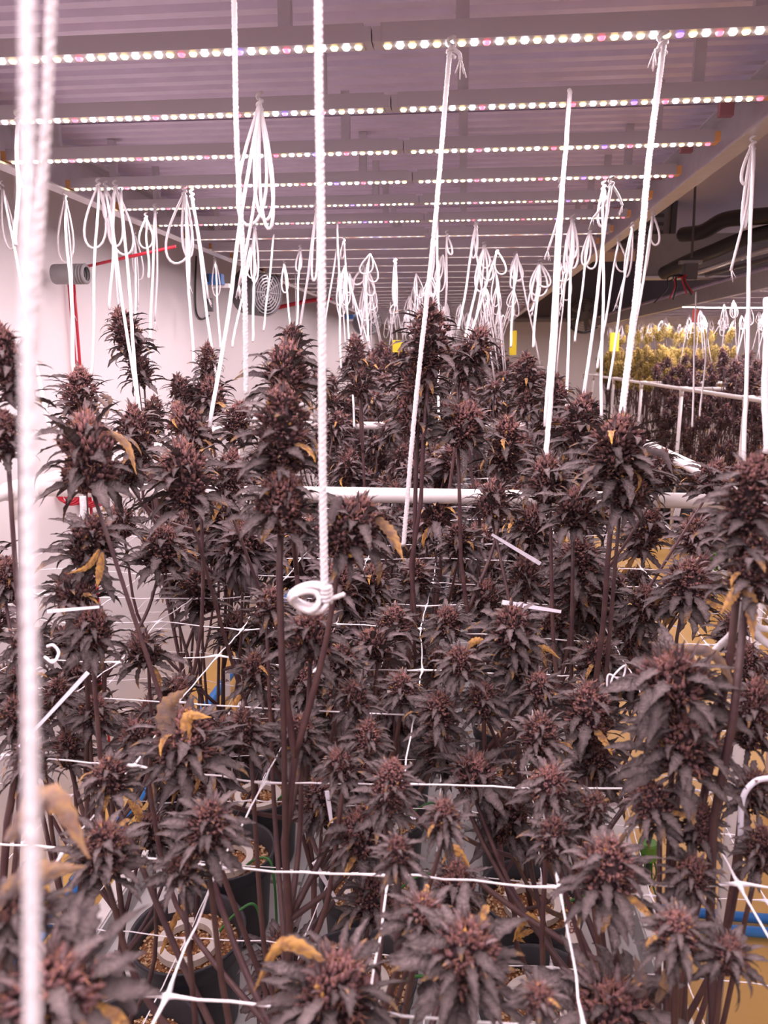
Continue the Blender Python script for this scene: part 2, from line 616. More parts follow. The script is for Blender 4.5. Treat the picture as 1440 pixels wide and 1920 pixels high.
def calyx_template(n):
    a = np.arange(n) * 2 * PI / n
    V = [[0, 0, 0]]
    for r, z in ((0.36, 0.22), (0.26, 0.62)):
        V += [[r * math.cos(x), r * math.sin(x), z] for x in a]
    V += [[0, 0, 1.12]]
    Fc = []
    t = 1 + 2 * n
    for i in range(n):
        j = (i + 1) % n
        Fc += [[0, 1 + j, 1 + i], [1 + i, 1 + j, 1 + n + j], [1 + i, 1 + n + j, 1 + n + i], [1 + n + i, 1 + n + j, t]]
    return np.array(V, dtype=float), np.array(Fc)


CT5, CF5 = calyx_template(5)
CT4 = np.array([[0, 0, 0], [0.36, 0, 0.4], [0, 0.36, 0.4], [-0.36, 0, 0.4], [0, -0.36, 0.4], [0, 0, 1.05]], dtype=float)
CF4 = np.array([[0, 2, 1], [0, 3, 2], [0, 4, 3], [0, 1, 4], [1, 2, 5], [2, 3, 5], [3, 4, 5], [4, 1, 5]])


def leaf_geo(seg, width, a0, a1, serr, yellow, r, base=LEAF, light=LEAFL, crumple=0.0, twist=0.0):
    """unit-length blade along +x, bending from angle a0 to a1 (radians, up positive)"""
    t = np.linspace(0, 1, seg + 1)
    ang = a0 + (a1 - a0) * t ** 1.2
    dx, dz = np.cos(ang) / seg, np.sin(ang) / seg
    x = np.concatenate([[0], np.cumsum(dx[:-1])])
    z = np.concatenate([[0], np.cumsum(dz[:-1])])
    width = width * 0.90
    wd = width * 0.5 * np.sin(PI * np.clip(t, 0, 1) ** 0.72) ** 0.9
    wd[0] = width * 0.06
    wd[-1] = 0.004
    s = np.where(np.arange(seg + 1) % 2 == 1, 1.0 + serr, 1.0 - serr)
    wd = wd * s
    nx, nzv = -np.sin(ang), np.cos(ang)
    fold = 0.32
    V, C = [], []
    tone = r.uniform(0.62, 1.15)
    for i in range(seg + 1):
        j = r.uniform(-1, 1) * crumple
        tw = twist * t[i]
        mid = np.array([x[i] + nx[i] * j * 0.3, 0.0 + j * 0.2, z[i] + nzv[i] * j])
        for sd in (-1, 0, 1):
            e = sd * wd[i]
            up = abs(e) * fold
            lateral = np.array([nx[i] * math.sin(tw) * e, e * math.cos(tw), nzv[i] * math.sin(tw) * e])
            V.append(mid + lateral + np.array([nx[i], 0, nzv[i]]) * up)
            k = (0.25 + 0.6 * math.sin(PI * t[i])) * r.uniform(0.7, 1.15)
            kk = k if sd == 0 else 0.22 * k
            c = (base * (1 - kk) + light * kk) * tone
            yy = min(1.0, max(0.0, (yellow - (1 - t[i])) * 3 + r.uniform(-0.3, 0.3))) if yellow > 0 else 0
            yc = YEL if r.random() < 0.65 else BRN
            C.append(c * (1 - yy) + yc * yy)
    Fc = []
    for i in range(seg):
        a = i * 3
        for q in (0, 1):
            A, B, D, E = a + q, a + q + 1, a + 3 + q, a + 4 + q
            Fc += [[A, D, E], [A, E, B]]
    return np.array(V), np.array(Fc), np.array(C)


class R2(random.Random):
    pass


lr = R2(3)
LEAVES = []   # (V,F,C,mesh)
specs = [(0.28, 0.5, -0.7, 0), (0.30, 0.3, -1.1, 0), (0.26, 0.6, -0.2, 0), (0.24, 0.7, -1.5, 0), (0.30, 0.2, -0.5, 0.0), (0.22, 0.9, 0.3, 0), (0.27, 0.4, -0.9, 0.3), (0.25, 0.1, -1.6, 0.42), (0.30, 0.5, -0.6, 0.22), (0.20, 0.2, -1.9, 1.0)]
for wdt, a0, a1, yl in specs:
    V, Fc, C = leaf_geo(10, wdt, a0, a1, 0.16, yl, lr, crumple=0.012 if yl < 0.9 else 0.035, twist=lr.uniform(-0.5, 0.5))
    LEAVES.append((V, Fc, C, raw_mesh('leaf', V, Fc, C, M['leaf'])))
LOLEAF = [leaf_geo(4, w_, a0, a1, 0.0, yl, lr)[:3] for w_, a0, a1, yl in ((0.28, 0.5, -0.8, 0), (0.28, 0.2, -1.2, 0), (0.26, 0.7, 0.0, 0), (0.26, 0.3, -1.2, 0.5))]
GRLEAF = [leaf_geo(4, w_, a0, a1, 0.0, 0, lr, GL, G2)[:3] for w_, a0, a1 in ((0.28, 0.5, -0.8), (0.28, 0.2, -1.2), (0.26, 0.7, 0.0))]


def frame_from(d, spin=0.0):
    z = nz(d)
    ref = np.array([0.0, 0, 1]) if abs(z[2]) < 0.95 else np.array([1.0, 0, 0])
    x = nz(np.cross(ref, z))
    y = np.cross(z, x)
    c, s = math.cos(spin), math.sin(spin)
    return np.stack([x * c + y * s, -x * s + y * c, z], axis=1)


def bud_core(seed, L, R, ncal, nbract, size, lo=False, green=False):
    r = np.random.RandomState(seed)
    ph = r.uniform(0, 6.28)
    tiers = L / 0.034

    def prof(t):
        p = (0.52 + 0.48 * np.sin(PI * np.clip(0.12 + 0.72 * t, 0, 1)))
        p = p * np.where(t > 0.62, 1 - 0.72 * ((t - 0.62) / 0.38) ** 1.5, 1) * np.where(t < 0.12, 0.6 + t / 0.3, 1)
        return R * p * (1 + 0.20 * np.sin(2 * PI * tiers * t + ph))
    mb = MB()
    # dark inner body
    tt = np.linspace(0, 1, 8 if not lo else 5)
    pr = np.stack([np.maximum(prof(tt) * 0.68, 0.001), tt * L * 0.97], -1)
    pr[0, 0] = 0.002
    pr[-1, 0] = 0.002
    V, Fc = lathe(pr, 8 if not lo else 6)
    mb.add(V, Fc, (G2 if green else PURP) * 0.7)
    T, Fq = (CT4, CF4) if lo else (CT5, CF5)
    k = np.arange(ncal)
    t = (k + 0.5) / ncal
    t = np.clip(t + r.normal(0, 0.02, ncal), 0.01, 1.0)
    phi = k * 2.39996 + r.normal(0, 0.25, ncal)
    rad = prof(t) * r.uniform(0.72, 1.0, ncal)
    pos = np.stack([rad * np.cos(phi), rad * np.sin(phi), t * L], -1)
    el = np.radians(5 + 78 * t ** 1.4) + r.normal(0, 0.28, ncal)
    d = np.stack([np.cos(el) * np.cos(phi), np.cos(el) * np.sin(phi), np.sin(el)], -1)
    side = nz(np.stack([-np.sin(phi), np.cos(phi), 0 * phi], -1))
    upv = np.cross(d, side)
    s = size * r.uniform(0.75, 1.35, ncal)
    Vs = pos[:, None, :] + s[:, None, None] * (T[None, :, 0, None] * side[:, None, :] + T[None, :, 1, None] * upv[:, None, :] + (T[None, :, 2, None] - 0.25) * d[:, None, :])
    Fs = Fq[None] + (np.arange(ncal) * len(T))[:, None, None]
    mixk = np.clip(0.10 + 0.75 * t + r.normal(0, 0.22, ncal), 0, 1)[:, None]
    A, B = (G2, G1) if green else (PURP, RUST)
    cc = (A * (1 - mixk) + B * mixk) * r.uniform(0.7, 1.3, (ncal, 1))
    yel = r.rand(ncal) < 0.008
    cc[yel] = YEL * 0.7
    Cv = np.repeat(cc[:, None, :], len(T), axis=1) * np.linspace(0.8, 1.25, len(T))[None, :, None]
    mb.add(Vs.reshape(-1, 3), Fs.reshape(-1, 3), Cv.reshape(-1, 3))
    if not lo:
        # rusty pistil hairs
        nh = ncal
        kk = r.randint(0, ncal, nh)
        b = pos[kk] + d[kk] * s[kk][:, None] * 0.6
        dd = nz(d[kk] + r.normal(0, 0.6, (nh, 3)))
        sd = nz(np.cross(dd, r.normal(0, 1, (nh, 3))))
        tip = b + dd * r.uniform(0.006, 0.012, (nh, 1))
        V = np.stack([b - sd * 0.0006, b + sd * 0.0006, tip], 1).reshape(-1, 3)
        mb.add(V, np.arange(nh * 3).reshape(-1, 3), np.repeat(np.array([[0.40, 0.19, 0.11]]) * r.uniform(0.6, 1.2, (nh, 1)), 3, axis=0))
    # little bract leaves that stick out between the calyxes
    rr = random.Random(seed)
    src = (GRLEAF if green else LOLEAF) if lo else None
    for i in range(nbract):
        tq = rr.uniform(0.15, 0.97)
        f = rr.uniform(0, 6.283)
        q = prof(np.array(tq)) * 0.8
        lf = rr.choice(src) if lo else LEAVES[rr.choice((2, 5, 5, 0, 8))]
        ln = rr.uniform(0.014, 0.032) * max(1.0, size / 0.011)
        Mx = leaf_matrix(np.array([q * math.cos(f), q * math.sin(f), tq * L]), f + rr.uniform(-0.4, 0.4), -0.1 + 1.0 * tq, ln, rr.uniform(-0.4, 0.4))
        V = lf[0] @ Mx[:3, :3].T + Mx[:3, 3]
        tone = (lf[2] * rr.uniform(0.9, 1.3) + (RUST if not green else G1) * 0.25 * tq)
        mb.add(V, lf[1], tone)
    return mb, prof


def leaf_matrix(pos, phi, elev, ln, roll=0.0):
    c, s = math.cos(phi), math.sin(phi)
    Rz = np.array([[c, -s, 0], [s, c, 0], [0, 0, 1]])
    c, s = math.cos(elev), math.sin(elev)
    Ry = np.array([[c, 0, -s], [0, 1, 0], [s, 0, c]])
    c, s = math.cos(roll), math.sin(roll)
    Rx = np.array([[1, 0, 0], [0, c, -s], [0, s, c]])
    m = np.eye(4)
    m[:3, :3] = Rz @ Ry @ Rx * ln
    m[:3, 3] = pos
    return m


class Bud:
    pass


def make_bud(seed, L, R, ncal, nbract, nleaf, llen, size=0.0115, lo=False, green=False):
    b = Bud()
    mb, prof = bud_core(seed, L, R, ncal, nbract, size, lo, green)
    r = random.Random(seed + 50)
    b.leaves = []
    for i in range(nleaf):
        t = min(0.86, max(0.0, (i + r.uniform(0, 1)) / nleaf * 0.86))
        f = i * 2.39996 + r.uniform(-0.5, 0.5)
        q = float(prof(np.array(t))) * 0.78
        ln = r.uniform(*llen) * (1.10 - 0.45 * t)
        y = r.random()
        if lo:
            v = r.choice((0, 1, 2, 0, 1, 3)) if not green else r.choice((0, 1, 2))
        else:
            v = r.choice((0, 1, 2, 3, 4, 4, 1)) if y > 0.17 else r.choice((6, 7, 8, 8, 9))
        b.leaves.append((v, leaf_matrix(np.array([q * math.cos(f), q * math.sin(f), t * L]), f, -0.40 + 0.75 * t + r.uniform(-0.3, 0.3), ln, r.uniform(-0.5, 0.5))))
    V, Fc, C = mb.data()
    b.core = raw_mesh('bud', V, Fc, C, M['bud'])
    full = MB().add(V, Fc, C)
    src = LEAVES if not lo else (GRLEAF if green else LOLEAF)
    for v, m in b.leaves:
        lf = src[v]
        full.add(lf[0] @ m[:3, :3].T + m[:3, 3], lf[1], lf[2] * r.uniform(0.8, 1.25))
    b.V, b.F, b.C = full.data()
    b.full = raw_mesh('bud', b.V, b.F, b.C, M['bud'])
    rad = np.sqrt(b.V[:, 0] ** 2 + b.V[:, 1] ** 2)
    b.W = 2 * float(np.percentile(rad, 96))
    zl, zh = np.percentile(b.V[:, 2], (2, 99.5))
    b.H, b.z0, b.L = float(zh - zl), float(zl), L
    return b


TALL = [make_bud(10 + i, 0.150 + 0.01 * i, 0.034, 900, 110, 58, (0.044, 0.080), size=0.0080) for i in range(4)]
ROUND = [make_bud(20 + i, 0.085 + 0.006 * i, 0.033, 620, 80, 48, (0.046, 0.080), size=0.0080) for i in range(5)]
WIDE = [make_bud(30 + i, 0.058, 0.029, 440, 60, 40, (0.046, 0.078), size=0.0080) for i in range(4)]
LOB = [make_bud(40 + i, 0.10 + 0.012 * i, 0.036, 90, 10, 20, (0.045, 0.075), size=0.017, lo=True) for i in range(5)]
GRB = [make_bud(50 + i, 0.13 + 0.012 * i, 0.038, 90, 10, 14, (0.04, 0.06), size=0.018, lo=True, green=True) for i in range(3)]

# pot pieces
PR, PH = 0.125, 0.225
pot_prof = [(0.001, 0.004), (0.098, 0.0), (0.103, 0.01), (0.1135, 0.175), (0.119, 0.178), (0.1195, 0.186), (0.121, 0.214), (0.1265, 0.217), (0.1275, 0.225), (0.1225, 0.2255),
            (0.1185, 0.222), (0.1165, 0.208), (0.114, 0.206), (0.1135, 0.196), (0.111, 0.194), (0.108, 0.12)]
pot_mesh = raw_mesh('pot', *lathe(pot_prof, 44), None, M['pot'])
sr = np.random.RandomState(5)
sp = [(0.0005, 0.178)] + [(r_, 0.178 + sr.uniform(-0.004, 0.004)) for r_ in np.linspace(0.012, 0.112, 10)]
sv, sf = lathe(sp[::-1], 40)
sv[:, 2] += sr.uniform(-0.004, 0.004, len(sv))
soil_mesh = raw_mesh('soil', sv, sf, None, M['soil'])
OCT = np.array([[1, 0, 0], [-1, 0, 0], [0, 1, 0], [0, -1, 0], [0, 0, 1], [0, 0, -1]], dtype=float)
OCF = np.array([[0, 2, 4], [2, 1, 4], [1, 3, 4], [3, 0, 4], [2, 0, 5], [1, 2, 5], [3, 1, 5], [0, 3, 5]])
pm = MB()
for i in range(520):
    a, rr_ = sr.uniform(0, 6.28), 0.108 * math.sqrt(sr.uniform(0.01, 1))
    s_ = sr.uniform(0.0022, 0.0050)
    k = sr.uniform()
    c = np.array([0.90, 0.72, 0.46]) * k + np.array([0.58, 0.30, 0.12]) * (1 - k)
    pm.add(OCT * s_ * sr.uniform(0.6, 1.2, (1, 3)) + [rr_ * math.cos(a), rr_ * math.sin(a), 0.181 + sr.uniform(-0.001, 0.004)], OCF, c)
perlite_mesh = pm.mesh('perlite', M['perlite'], False)


def stem_path(a, b, lean=0.35, n=9):
    """from a up to b, leaving along the horizontal and arriving nearly upright"""
    a, b = np.asarray(a, float), np.asarray(b, float)
    h = b[2] - a[2]
    c = a + (b - a) * np.array([0.75, 0.75, lean])
    t = np.linspace(0, 1, n)[:, None]
    p = (1 - t) ** 2 * a + 2 * t * (1 - t) * c + t * t * b
    return p


TOPS = []


def plant(x, y, zpot, buds, label, group, mode, extra_leaves=(), top_h=None, green=False, seed=0, pot_detail=True):
    """buds: list of (Bud, base point, axis dir, scale, zscale, spin, split_leaves)"""
    r = random.Random(seed)
    t = thing('potted_plant', label, 'plant', (x, y, zpot), group)
    link('pot', pot_mesh, t)
    link('soil', soil_mesh, t)
    if pot_detail:
        o = link('perlite', perlite_mesh, t)
        o['kind'] = 'stuff'
        o.rotation_euler = (0, 0, r.uniform(0, 6))
    base = np.array([x, y, zpot + 0.17])
    if buds:
        # main stem leads to the tallest bud
        order = sorted(range(len(buds)), key=lambda i: -buds[i][1][2])
        main = buds[order[0]]
        TOPS.append(np.array(main[1], float) + np.array(main[2]) * main[0].L * main[3] * 0.9)
        mp = stem_path(base, main[1], 0.42, 14)
        mp[1:-1] += np.array([[r.uniform(-1, 1) * 0.008, r.uniform(-1, 1) * 0.008, 0] for _ in range(12)])
        part('stem', MB().add(*tube(mp, np.linspace(0.0060, 0.0032, 14), 7)), M['stem'], t)
        for i in order[1:]:
            p = buds[i][1]
            hz = base[2] + (p[2] - base[2]) * r.uniform(0.4, 0.85)
            k = int(np.argmin(abs(mp[:, 2] - hz)))
            a = mp[min(k, len(mp) - 2)]
            q = np.array(p, float)
            d = q - a
            ff = r.uniform(0.55, 0.9)
            mid = a + d * np.array([ff, ff, r.uniform(0.35, 0.55)])
            path = spline([a, mid, q], 5)
            part('branch', MB().add(*tube(path, np.linspace(0.0040, 0.0023, len(path)), 6)), M['stem'], t)
        for bd, p, ax, s, sz, spin, split in buds:
            Rm = frame_from(np.array(ax), spin) * np.array([s, s, s * sz])
            m = np.eye(4)
            m[:3, :3] = Rm
            m[:3, 3] = np.array(p) - np.array([x, y, zpot])
            o = link('bud', bd.core if split else bd.full, t, m)
            if split:
                for v, lm in bd.leaves:
                    link('leaf', LEAVES[v][3], o, lm)
    return t


# ------------------------------------------------------------------ hand-placed flowers (measured in the photograph, given their own distance)
# (x, y centre, width, height, distance, lean in x, optional plant note)
HB = [
    (236, 622, 78, 95, 1.75, -0.25), (262, 690, 66, 66, 1.78, -0.2),
    (150, 742, 96, 105, 1.15, 0), (165, 842, 165, 165, 0.82, 0.05),
    (390, 680, 52, 80, 1.9, 0), (393, 738, 92, 84, 1.9, 0.1), (343, 737, 66, 70, 1.9, -0.5),
    (548, 632, 56, 56, 1.15, 0), (538, 690, 130, 118, 0.95, 0.05), (530, 800, 145, 170, 0.74, 0), (528, 935, 150, 130, 0.74, 0), (662, 985, 160, 140, 0.76, 0.5),
    (255, 812, 92, 120, 1.35, -0.1), (285, 782, 64, 84, 1.6, 0.2), (352, 800, 108, 108, 1.2, -0.3), (345, 885, 140, 140, 1.0, 0),
    (432, 890, 84, 110, 1.2, 0.2), (240, 885, 66, 50, 1.4, 0), (445, 790, 76, 80, 1.5, 0.3),
    (805, 628, 112, 130, 1.25, 0.1), (785, 705, 104, 96, 1.28, 0), (772, 770, 100, 90, 1.3, -0.3),
    (893, 648, 88, 84, 1.6, 0.3), (862, 682, 76, 74, 1.62, 0), (668, 662, 52, 74, 2.1, 0), (675, 712, 66, 66, 2.1, 0),
    (872, 792, 122, 96, 1.3, 0.2), (986, 700, 70, 78, 2.0, 0), (990, 752, 66, 60, 2.0, 0), (1042, 742, 66, 60, 1.9, 0.2), (1092, 782, 112, 104, 1.7, 0.1),
    (950, 835, 100, 120, 1.4, 0), (925, 935, 88, 88, 1.2, 0), (1028, 895, 112, 100, 1.1, -0.1), (1160, 835, 170, 130, 0.95, 0), (1180, 915, 120, 96, 0.97, 0.2),
    (1080, 950, 116, 92, 1.05, 0), (1243, 876, 66, 76, 1.5, 0), (1338, 892, 92, 70, 1.3, 0.2),
    (1405, 935, 150, 165, 0.62, 0), (1412, 1055, 130, 140, 0.62, 0), (16, 680, 100, 160, 0.72, 0), (10, 812, 90, 96, 0.72, 0),
    (172, 1012, 135, 110, 0.92, 0.2), (140, 1110, 130, 90, 0.9, -0.2), (172, 1180, 112, 110, 0.86, 0.1), (12, 1085, 70, 90, 0.95, 0),
    (305, 1025, 130, 100, 1.3, 0.1), (372, 1105, 110, 90, 1.5, 0), (268, 1215, 108, 76, 1.2, -0.2), (332, 1292, 92, 60, 1.25, 0.3), (225, 975, 80, 70, 1.5, 0), (420, 960, 86, 80, 1.5, 0),
    (345, 1385, 170, 130, 0.76, 0.1), (205, 1455, 110, 80, 0.9, 0), (50, 1200, 90, 80, 0.9, 0), (30, 1345, 90, 90, 0.85, 0), (255, 1370, 110, 66, 0.95, -0.3), (130, 1400, 90, 80, 1.0, 0),
    (585, 1185, 130, 110, 0.86, 0), (640, 1238, 90, 80, 1.0, 0.2), (562, 1372, 96, 76, 1.05, 0), (688, 1382, 92, 84, 0.98, 0), (732, 1475, 100, 120, 0.9, 0.1), (680, 1560, 134, 110, 0.82, 0), (600, 1500, 90, 96, 1.0, 0),
    (480, 1255, 86, 80, 1.3, 0), (440, 1180, 90, 80, 1.5, 0),
    (960, 1178, 120, 110, 0.95, -0.1), (975, 1235, 110, 90, 0.96, 0.1), (1290, 1090, 130, 96, 1.1, 0.1), (840, 1165, 86, 70, 1.25, 0), (860, 1010, 84, 70, 1.5, 0), (985, 1075, 84, 76, 1.25, 0),
    (1085, 1045, 120, 96, 1.2, 0), (1085, 1110, 90, 80, 1.3, 0), (1150, 1100, 76, 76, 1.4, 0), (740, 1170, 100, 80, 1.2, 0), (780, 1080, 90, 70, 1.5, 0),
    (1105, 1330, 144, 120, 0.9, 0), (1012, 1375, 104, 90, 1.0, 0), (1265, 1270, 215, 150, 0.66, 0), (1285, 1385, 190, 140, 0.66, 0.1), (1412, 1335, 96, 150, 0.75, 0),
    (822, 1330, 104, 84, 1.1, 0), (825, 1405, 112, 90, 1.0, 0), (890, 1445, 140, 90, 0.92, 0.2), (950, 1530, 124, 104, 0.95, 0), (1030, 1470, 112, 90, 1.0, 0), (905, 1310, 100, 80, 1.1, 0), (755, 1290, 86, 70, 1.3, 0),
    (1222, 1500, 124, 96, 0.8, -0.3), (1312, 1545, 96, 100, 0.76, 0), (1296, 1640, 100, 100, 0.76, 0.1), (1140, 1625, 170, 130, 0.76, 0), (1270, 1745, 125, 100, 0.75, 0), (1365, 1785, 120, 84, 0.72, 0.2),
    (1412, 1480, 96, 96, 0.8, 0), (1425, 1590, 80, 110, 0.8, 0),
    (855, 1660, 120, 120, 0.76, 0), (872, 1790, 200, 170, 0.68, 0), (790, 1715, 120, 96, 0.8, 0), (700, 1680, 120, 100, 0.85, 0), (745, 1600, 90, 80, 1.0, 0),
    (630, 1850, 250, 150, 0.5, 0.1), (195, 1590, 140, 116, 0.74, 0.1), (340, 1628, 104, 66, 0.86, 0), (392, 1545, 140, 110, 0.95, 0.1), (285, 1555, 90, 80, 1.0, 0),
    (95, 1850, 300, 170, 0.36, 0.2), (40, 1700, 160, 120, 0.38, -0.2), (1150, 1885, 260, 120, 0.6, 0.1), (1010, 1870, 90, 70, 0.9, 0),
    (110, 1300, 90, 70, 1.0, 0), (1010, 1290, 90, 76, 1.2, 0), (1180, 1190, 90, 80, 1.25, 0), (1375, 1180, 90, 90, 1.0, 0), (1400, 1240, 80, 80, 0.9, 0), (1210, 1130, 90, 80, 1.2, 0),
    (910, 1120, 90, 80, 1.4, 0), (1040, 1170, 90, 80, 1.3, 0), (1000, 980, 90, 80, 1.4, 0), (700, 1090, 96, 80, 1.4, 0),
]
_r = random.Random(21)
_try = 0
NEAR_CLEAR = [(0, 1450, 520, 1960), (1140, 1340, 1440, 1960), (180, 1130, 420, 1340), (930, 1580, 1440, 1960), (0, 0, 1440, 1120), (380, 1400, 620, 1960), (380, 1120, 500, 1330)]
_n0 = len(HB)
while len(HB) < _n0 + 46 and _try < 3000:
    _try += 1
    x_, y_ = _r.uniform(20, 1430), _r.uniform(1130, 1620)
    if any(a < x_ < c and b < y_ < d for a, b, c, d in NEAR_CLEAR):
        continue
    if any(math.hypot(h[0] - x_, h[1] - y_) < 0.42 * (h[2] + 80) for h in HB):
        continue
    HB.append((x_, y_, _r.uniform(76, 104), _r.uniform(66, 96), _r.uniform(0.86, 1.12), _r.uniform(-0.3, 0.3)))
COLS = (-0.58, -0.20, 0.18)
OFF = (0.0, -0.08, -0.09)
POTS = []
for k in range(-4, 41):
    for c in range(3):
        POTS.append([COLS[c] + rnd.uniform(-0.008, 0.008), 1.43 + 0.29 * k + OFF[c], c, k, []])
ZP = ZT + 0.003
NEARP = [p for p in POTS if 0.2 < p[1] < 2.4]
for h in HB:
    x, y, wp, hp, d, lean = h[:6]
    if y > 1180:
        dn = 0.45 / (math.sin(TH) + math.cos(TH) * (y - 960) / F)
        if d > dn * 0.97 and rnd.random() < 0.72:
            d = dn * rnd.uniform(0.84, 0.96)
    ctr = at(x, y, d)
    best = min(NEARP, key=lambda p: math.hypot(p[0] - ctr[0], p[1] - ctr[1]) + 0.03 * len(p[4]))
    asp = hp / wp
    bd = rnd.choice(TALL if asp > 1.05 else (ROUND if asp > 0.72 else WIDE))
    s = wp * d / F / bd.W * 0.92
    sz = min(1.35, max(0.75, hp * d / F / (bd.H * s) * 0.96))
    ax = nz(np.array([lean + rnd.uniform(-0.12, 0.12), rnd.uniform(-0.25, 0.1), 1.0]))
    base = ctr - ax * (bd.z0 + bd.H / 2) * s * sz
    best[4].append((bd, base, ax, s, sz, rnd.uniform(0, 6.28), True))

# zones of the view where the photograph shows wall, floor or pots between the flowers
CLEAR = [(0, 0, 470, 905), (0, 0, 1440, 640), (180, 1130, 420, 1340), (220, 1640, 490, 1960), (400, 1430, 640, 1780), (930, 1580, 1200, 1960), (1150, 1340, 1270, 1640),
         (1330, 1400, 1440, 1960), (0, 880, 90, 1080), (380, 1120, 500, 1380), (0, 1480, 330, 1960), (1180, 1640, 1440, 1960), (190, 1050, 320, 1160), (1100, 600, 1440, 900)]
OCC = [(h[0], h[1], h[2] * 0.5) for h in HB]
ordc = ('wall-side', 'middle', 'aisle-side')
for p in POTS:
    x, y, c, k, hb = p
    r = random.Random(1000 + k * 3 + c)
    buds = list(hb)
    if y > 12.6:
        continue
    if 1.05 < y < 5.0:
        want = 12 if y < 2.1 else 15
        tries = 0
        while want > 0 and tries < 60:
            tries += 1
            a, q = r.uniform(0, 6.28), r.uniform(0.0, 0.22)
            dxw = r.uniform(0, 0.26) if c == 2 else 0.0
            z = r.uniform(0.92, 1.46) if y < 2.4 else r.uniform(1.0, 1.56)
            if y > 3 and r.random() < 0.3:
                z = r.uniform(1.5, 1.7)
            pt = np.array([x + dxw + q * math.cos(a), y + q * math.sin(a), z])
            if pt[0] < -0.86 and z > 1.1:
                continue
            v = proj(pt)
            if v and any(x0 < v[0] < x1 and y0 < v[1] < y1 for x0, y0, x1, y1 in CLEAR):
                continue
            if v and (v[2] < 1.0 or (v[2] < 1.8 and 875 < v[1] < 960)):
                continue
            if v and y < 2.6 and any(math.hypot(v[0] - ox, v[1] - oy) < ow * 0.7 for ox, oy, ow in OCC):
                continue
            want -= 1
            bd = r.choice(ROUND + WIDE + TALL[:1])
            buds.append((bd, pt, nz(np.array([r.uniform(-0.4, 0.4), r.uniform(-0.4, 0.3), 1])), r.uniform(0.68, 1.0), 1.0, r.uniform(0, 6.28), False))
    elif y >= 5.0:
        for i in range(10 if y < 9 else 7):
            a, q = r.uniform(0, 6.28), r.uniform(0.0, 0.19)
            z = r.uniform(1.32, 1.72) if i else 1.72 + r.uniform(-0.05, 0.06)
            buds.append((r.choice(LOB), np.array([x + q * math.cos(a), y + q * math.sin(a), z]), nz(np.array([r.uniform(-0.3, 0.3), r.uniform(-0.3, 0.3), 1])), r.uniform(0.8, 1.15), 1.0, r.uniform(0, 6.28), False))
    kk = k + 4
    if y < 1.2:
        lab = f'purple-budded potted plant at the very near end of the bench, {ordc[c]} column, {ORD[kk]} pot'
        g = None
    elif y < 5.0:
        lab = f'dark purple flowering plant in a black pot, {ordc[c]} column, {ORD[kk]} pot from the near end'
        g = None
    else:
        lab = 'purple flowering plant in the dense far half of the near bench'
        g = 'purple plants in the far half of the near bench'
    p.append(plant(x, y, ZP, buds, lab, g or 'purple plants on the near bench', 0, seed=k * 3 + c, pot_detail=y < 3.2))

# far bench across the aisle
for c, x in enumerate((2.235, 2.60, 2.97, 3.34)):
    for k in range(28):
        y = 5.0 + 0.29 * k
        if y > 12.7:
            break
        r = random.Random(5000 + k * 5 + c)
        green = y > 9.2 and (c < 3 or y > 10)
        buds = []
        n = 18 if c == 0 else 11
        for i in range(n):
            a, q = r.uniform(0, 6.28), r.uniform(0.0, 0.20)
            if green:
                z = r.uniform(1.35, 1.80)
            else:
                z = r.uniform(0.55 if c == 0 else 1.1, 1.62)
            if i == 0:
                z = (2.0 if green else 1.68) + r.uniform(-0.07, 0.07)
            buds.append((r.choice(GRB if green else LOB), np.array([x + q * math.cos(a), y + q * math.sin(a), z]), nz(np.array([r.uniform(-0.3, 0.3), r.uniform(-0.3, 0.3), 1])), r.uniform(0.7, 1.05), 1.0, r.uniform(0, 6.28), False))
        if green:
            lab, g = 'yellow-green flowering plant at the far end of the bench across the aisle', 'yellow-green plants on the far bench'
        else:
            lab, g = 'purple flowering plant on the bench across the aisle', 'purple plants on the bench across the aisle'
        plant(x, y, 0.063, buds, lab, g, 0, seed=9000 + k * 5 + c, pot_detail=False, green=green)

# ------------------------------------------------------------------ cords
ZS = 2.235


def loop_pts(top, length, width, az, n=26, lean=0.0):
    ux = np.array([math.cos(az), math.sin(az), 0])
    a = np.linspace(0, 2 * PI, n)
    # a drop that is narrow at the top and round at the bottom
    wv = np.sin(a) * np.sin(a / 2) ** 1.3
    dz = -(1 - np.cos(a)) / 2
    return np.array(top) + wv[:, None] * width * 0.6 * ux + dz[:, None] * length * np.array([0, 0, 1]) + (-dz[:, None]) * lean * ux


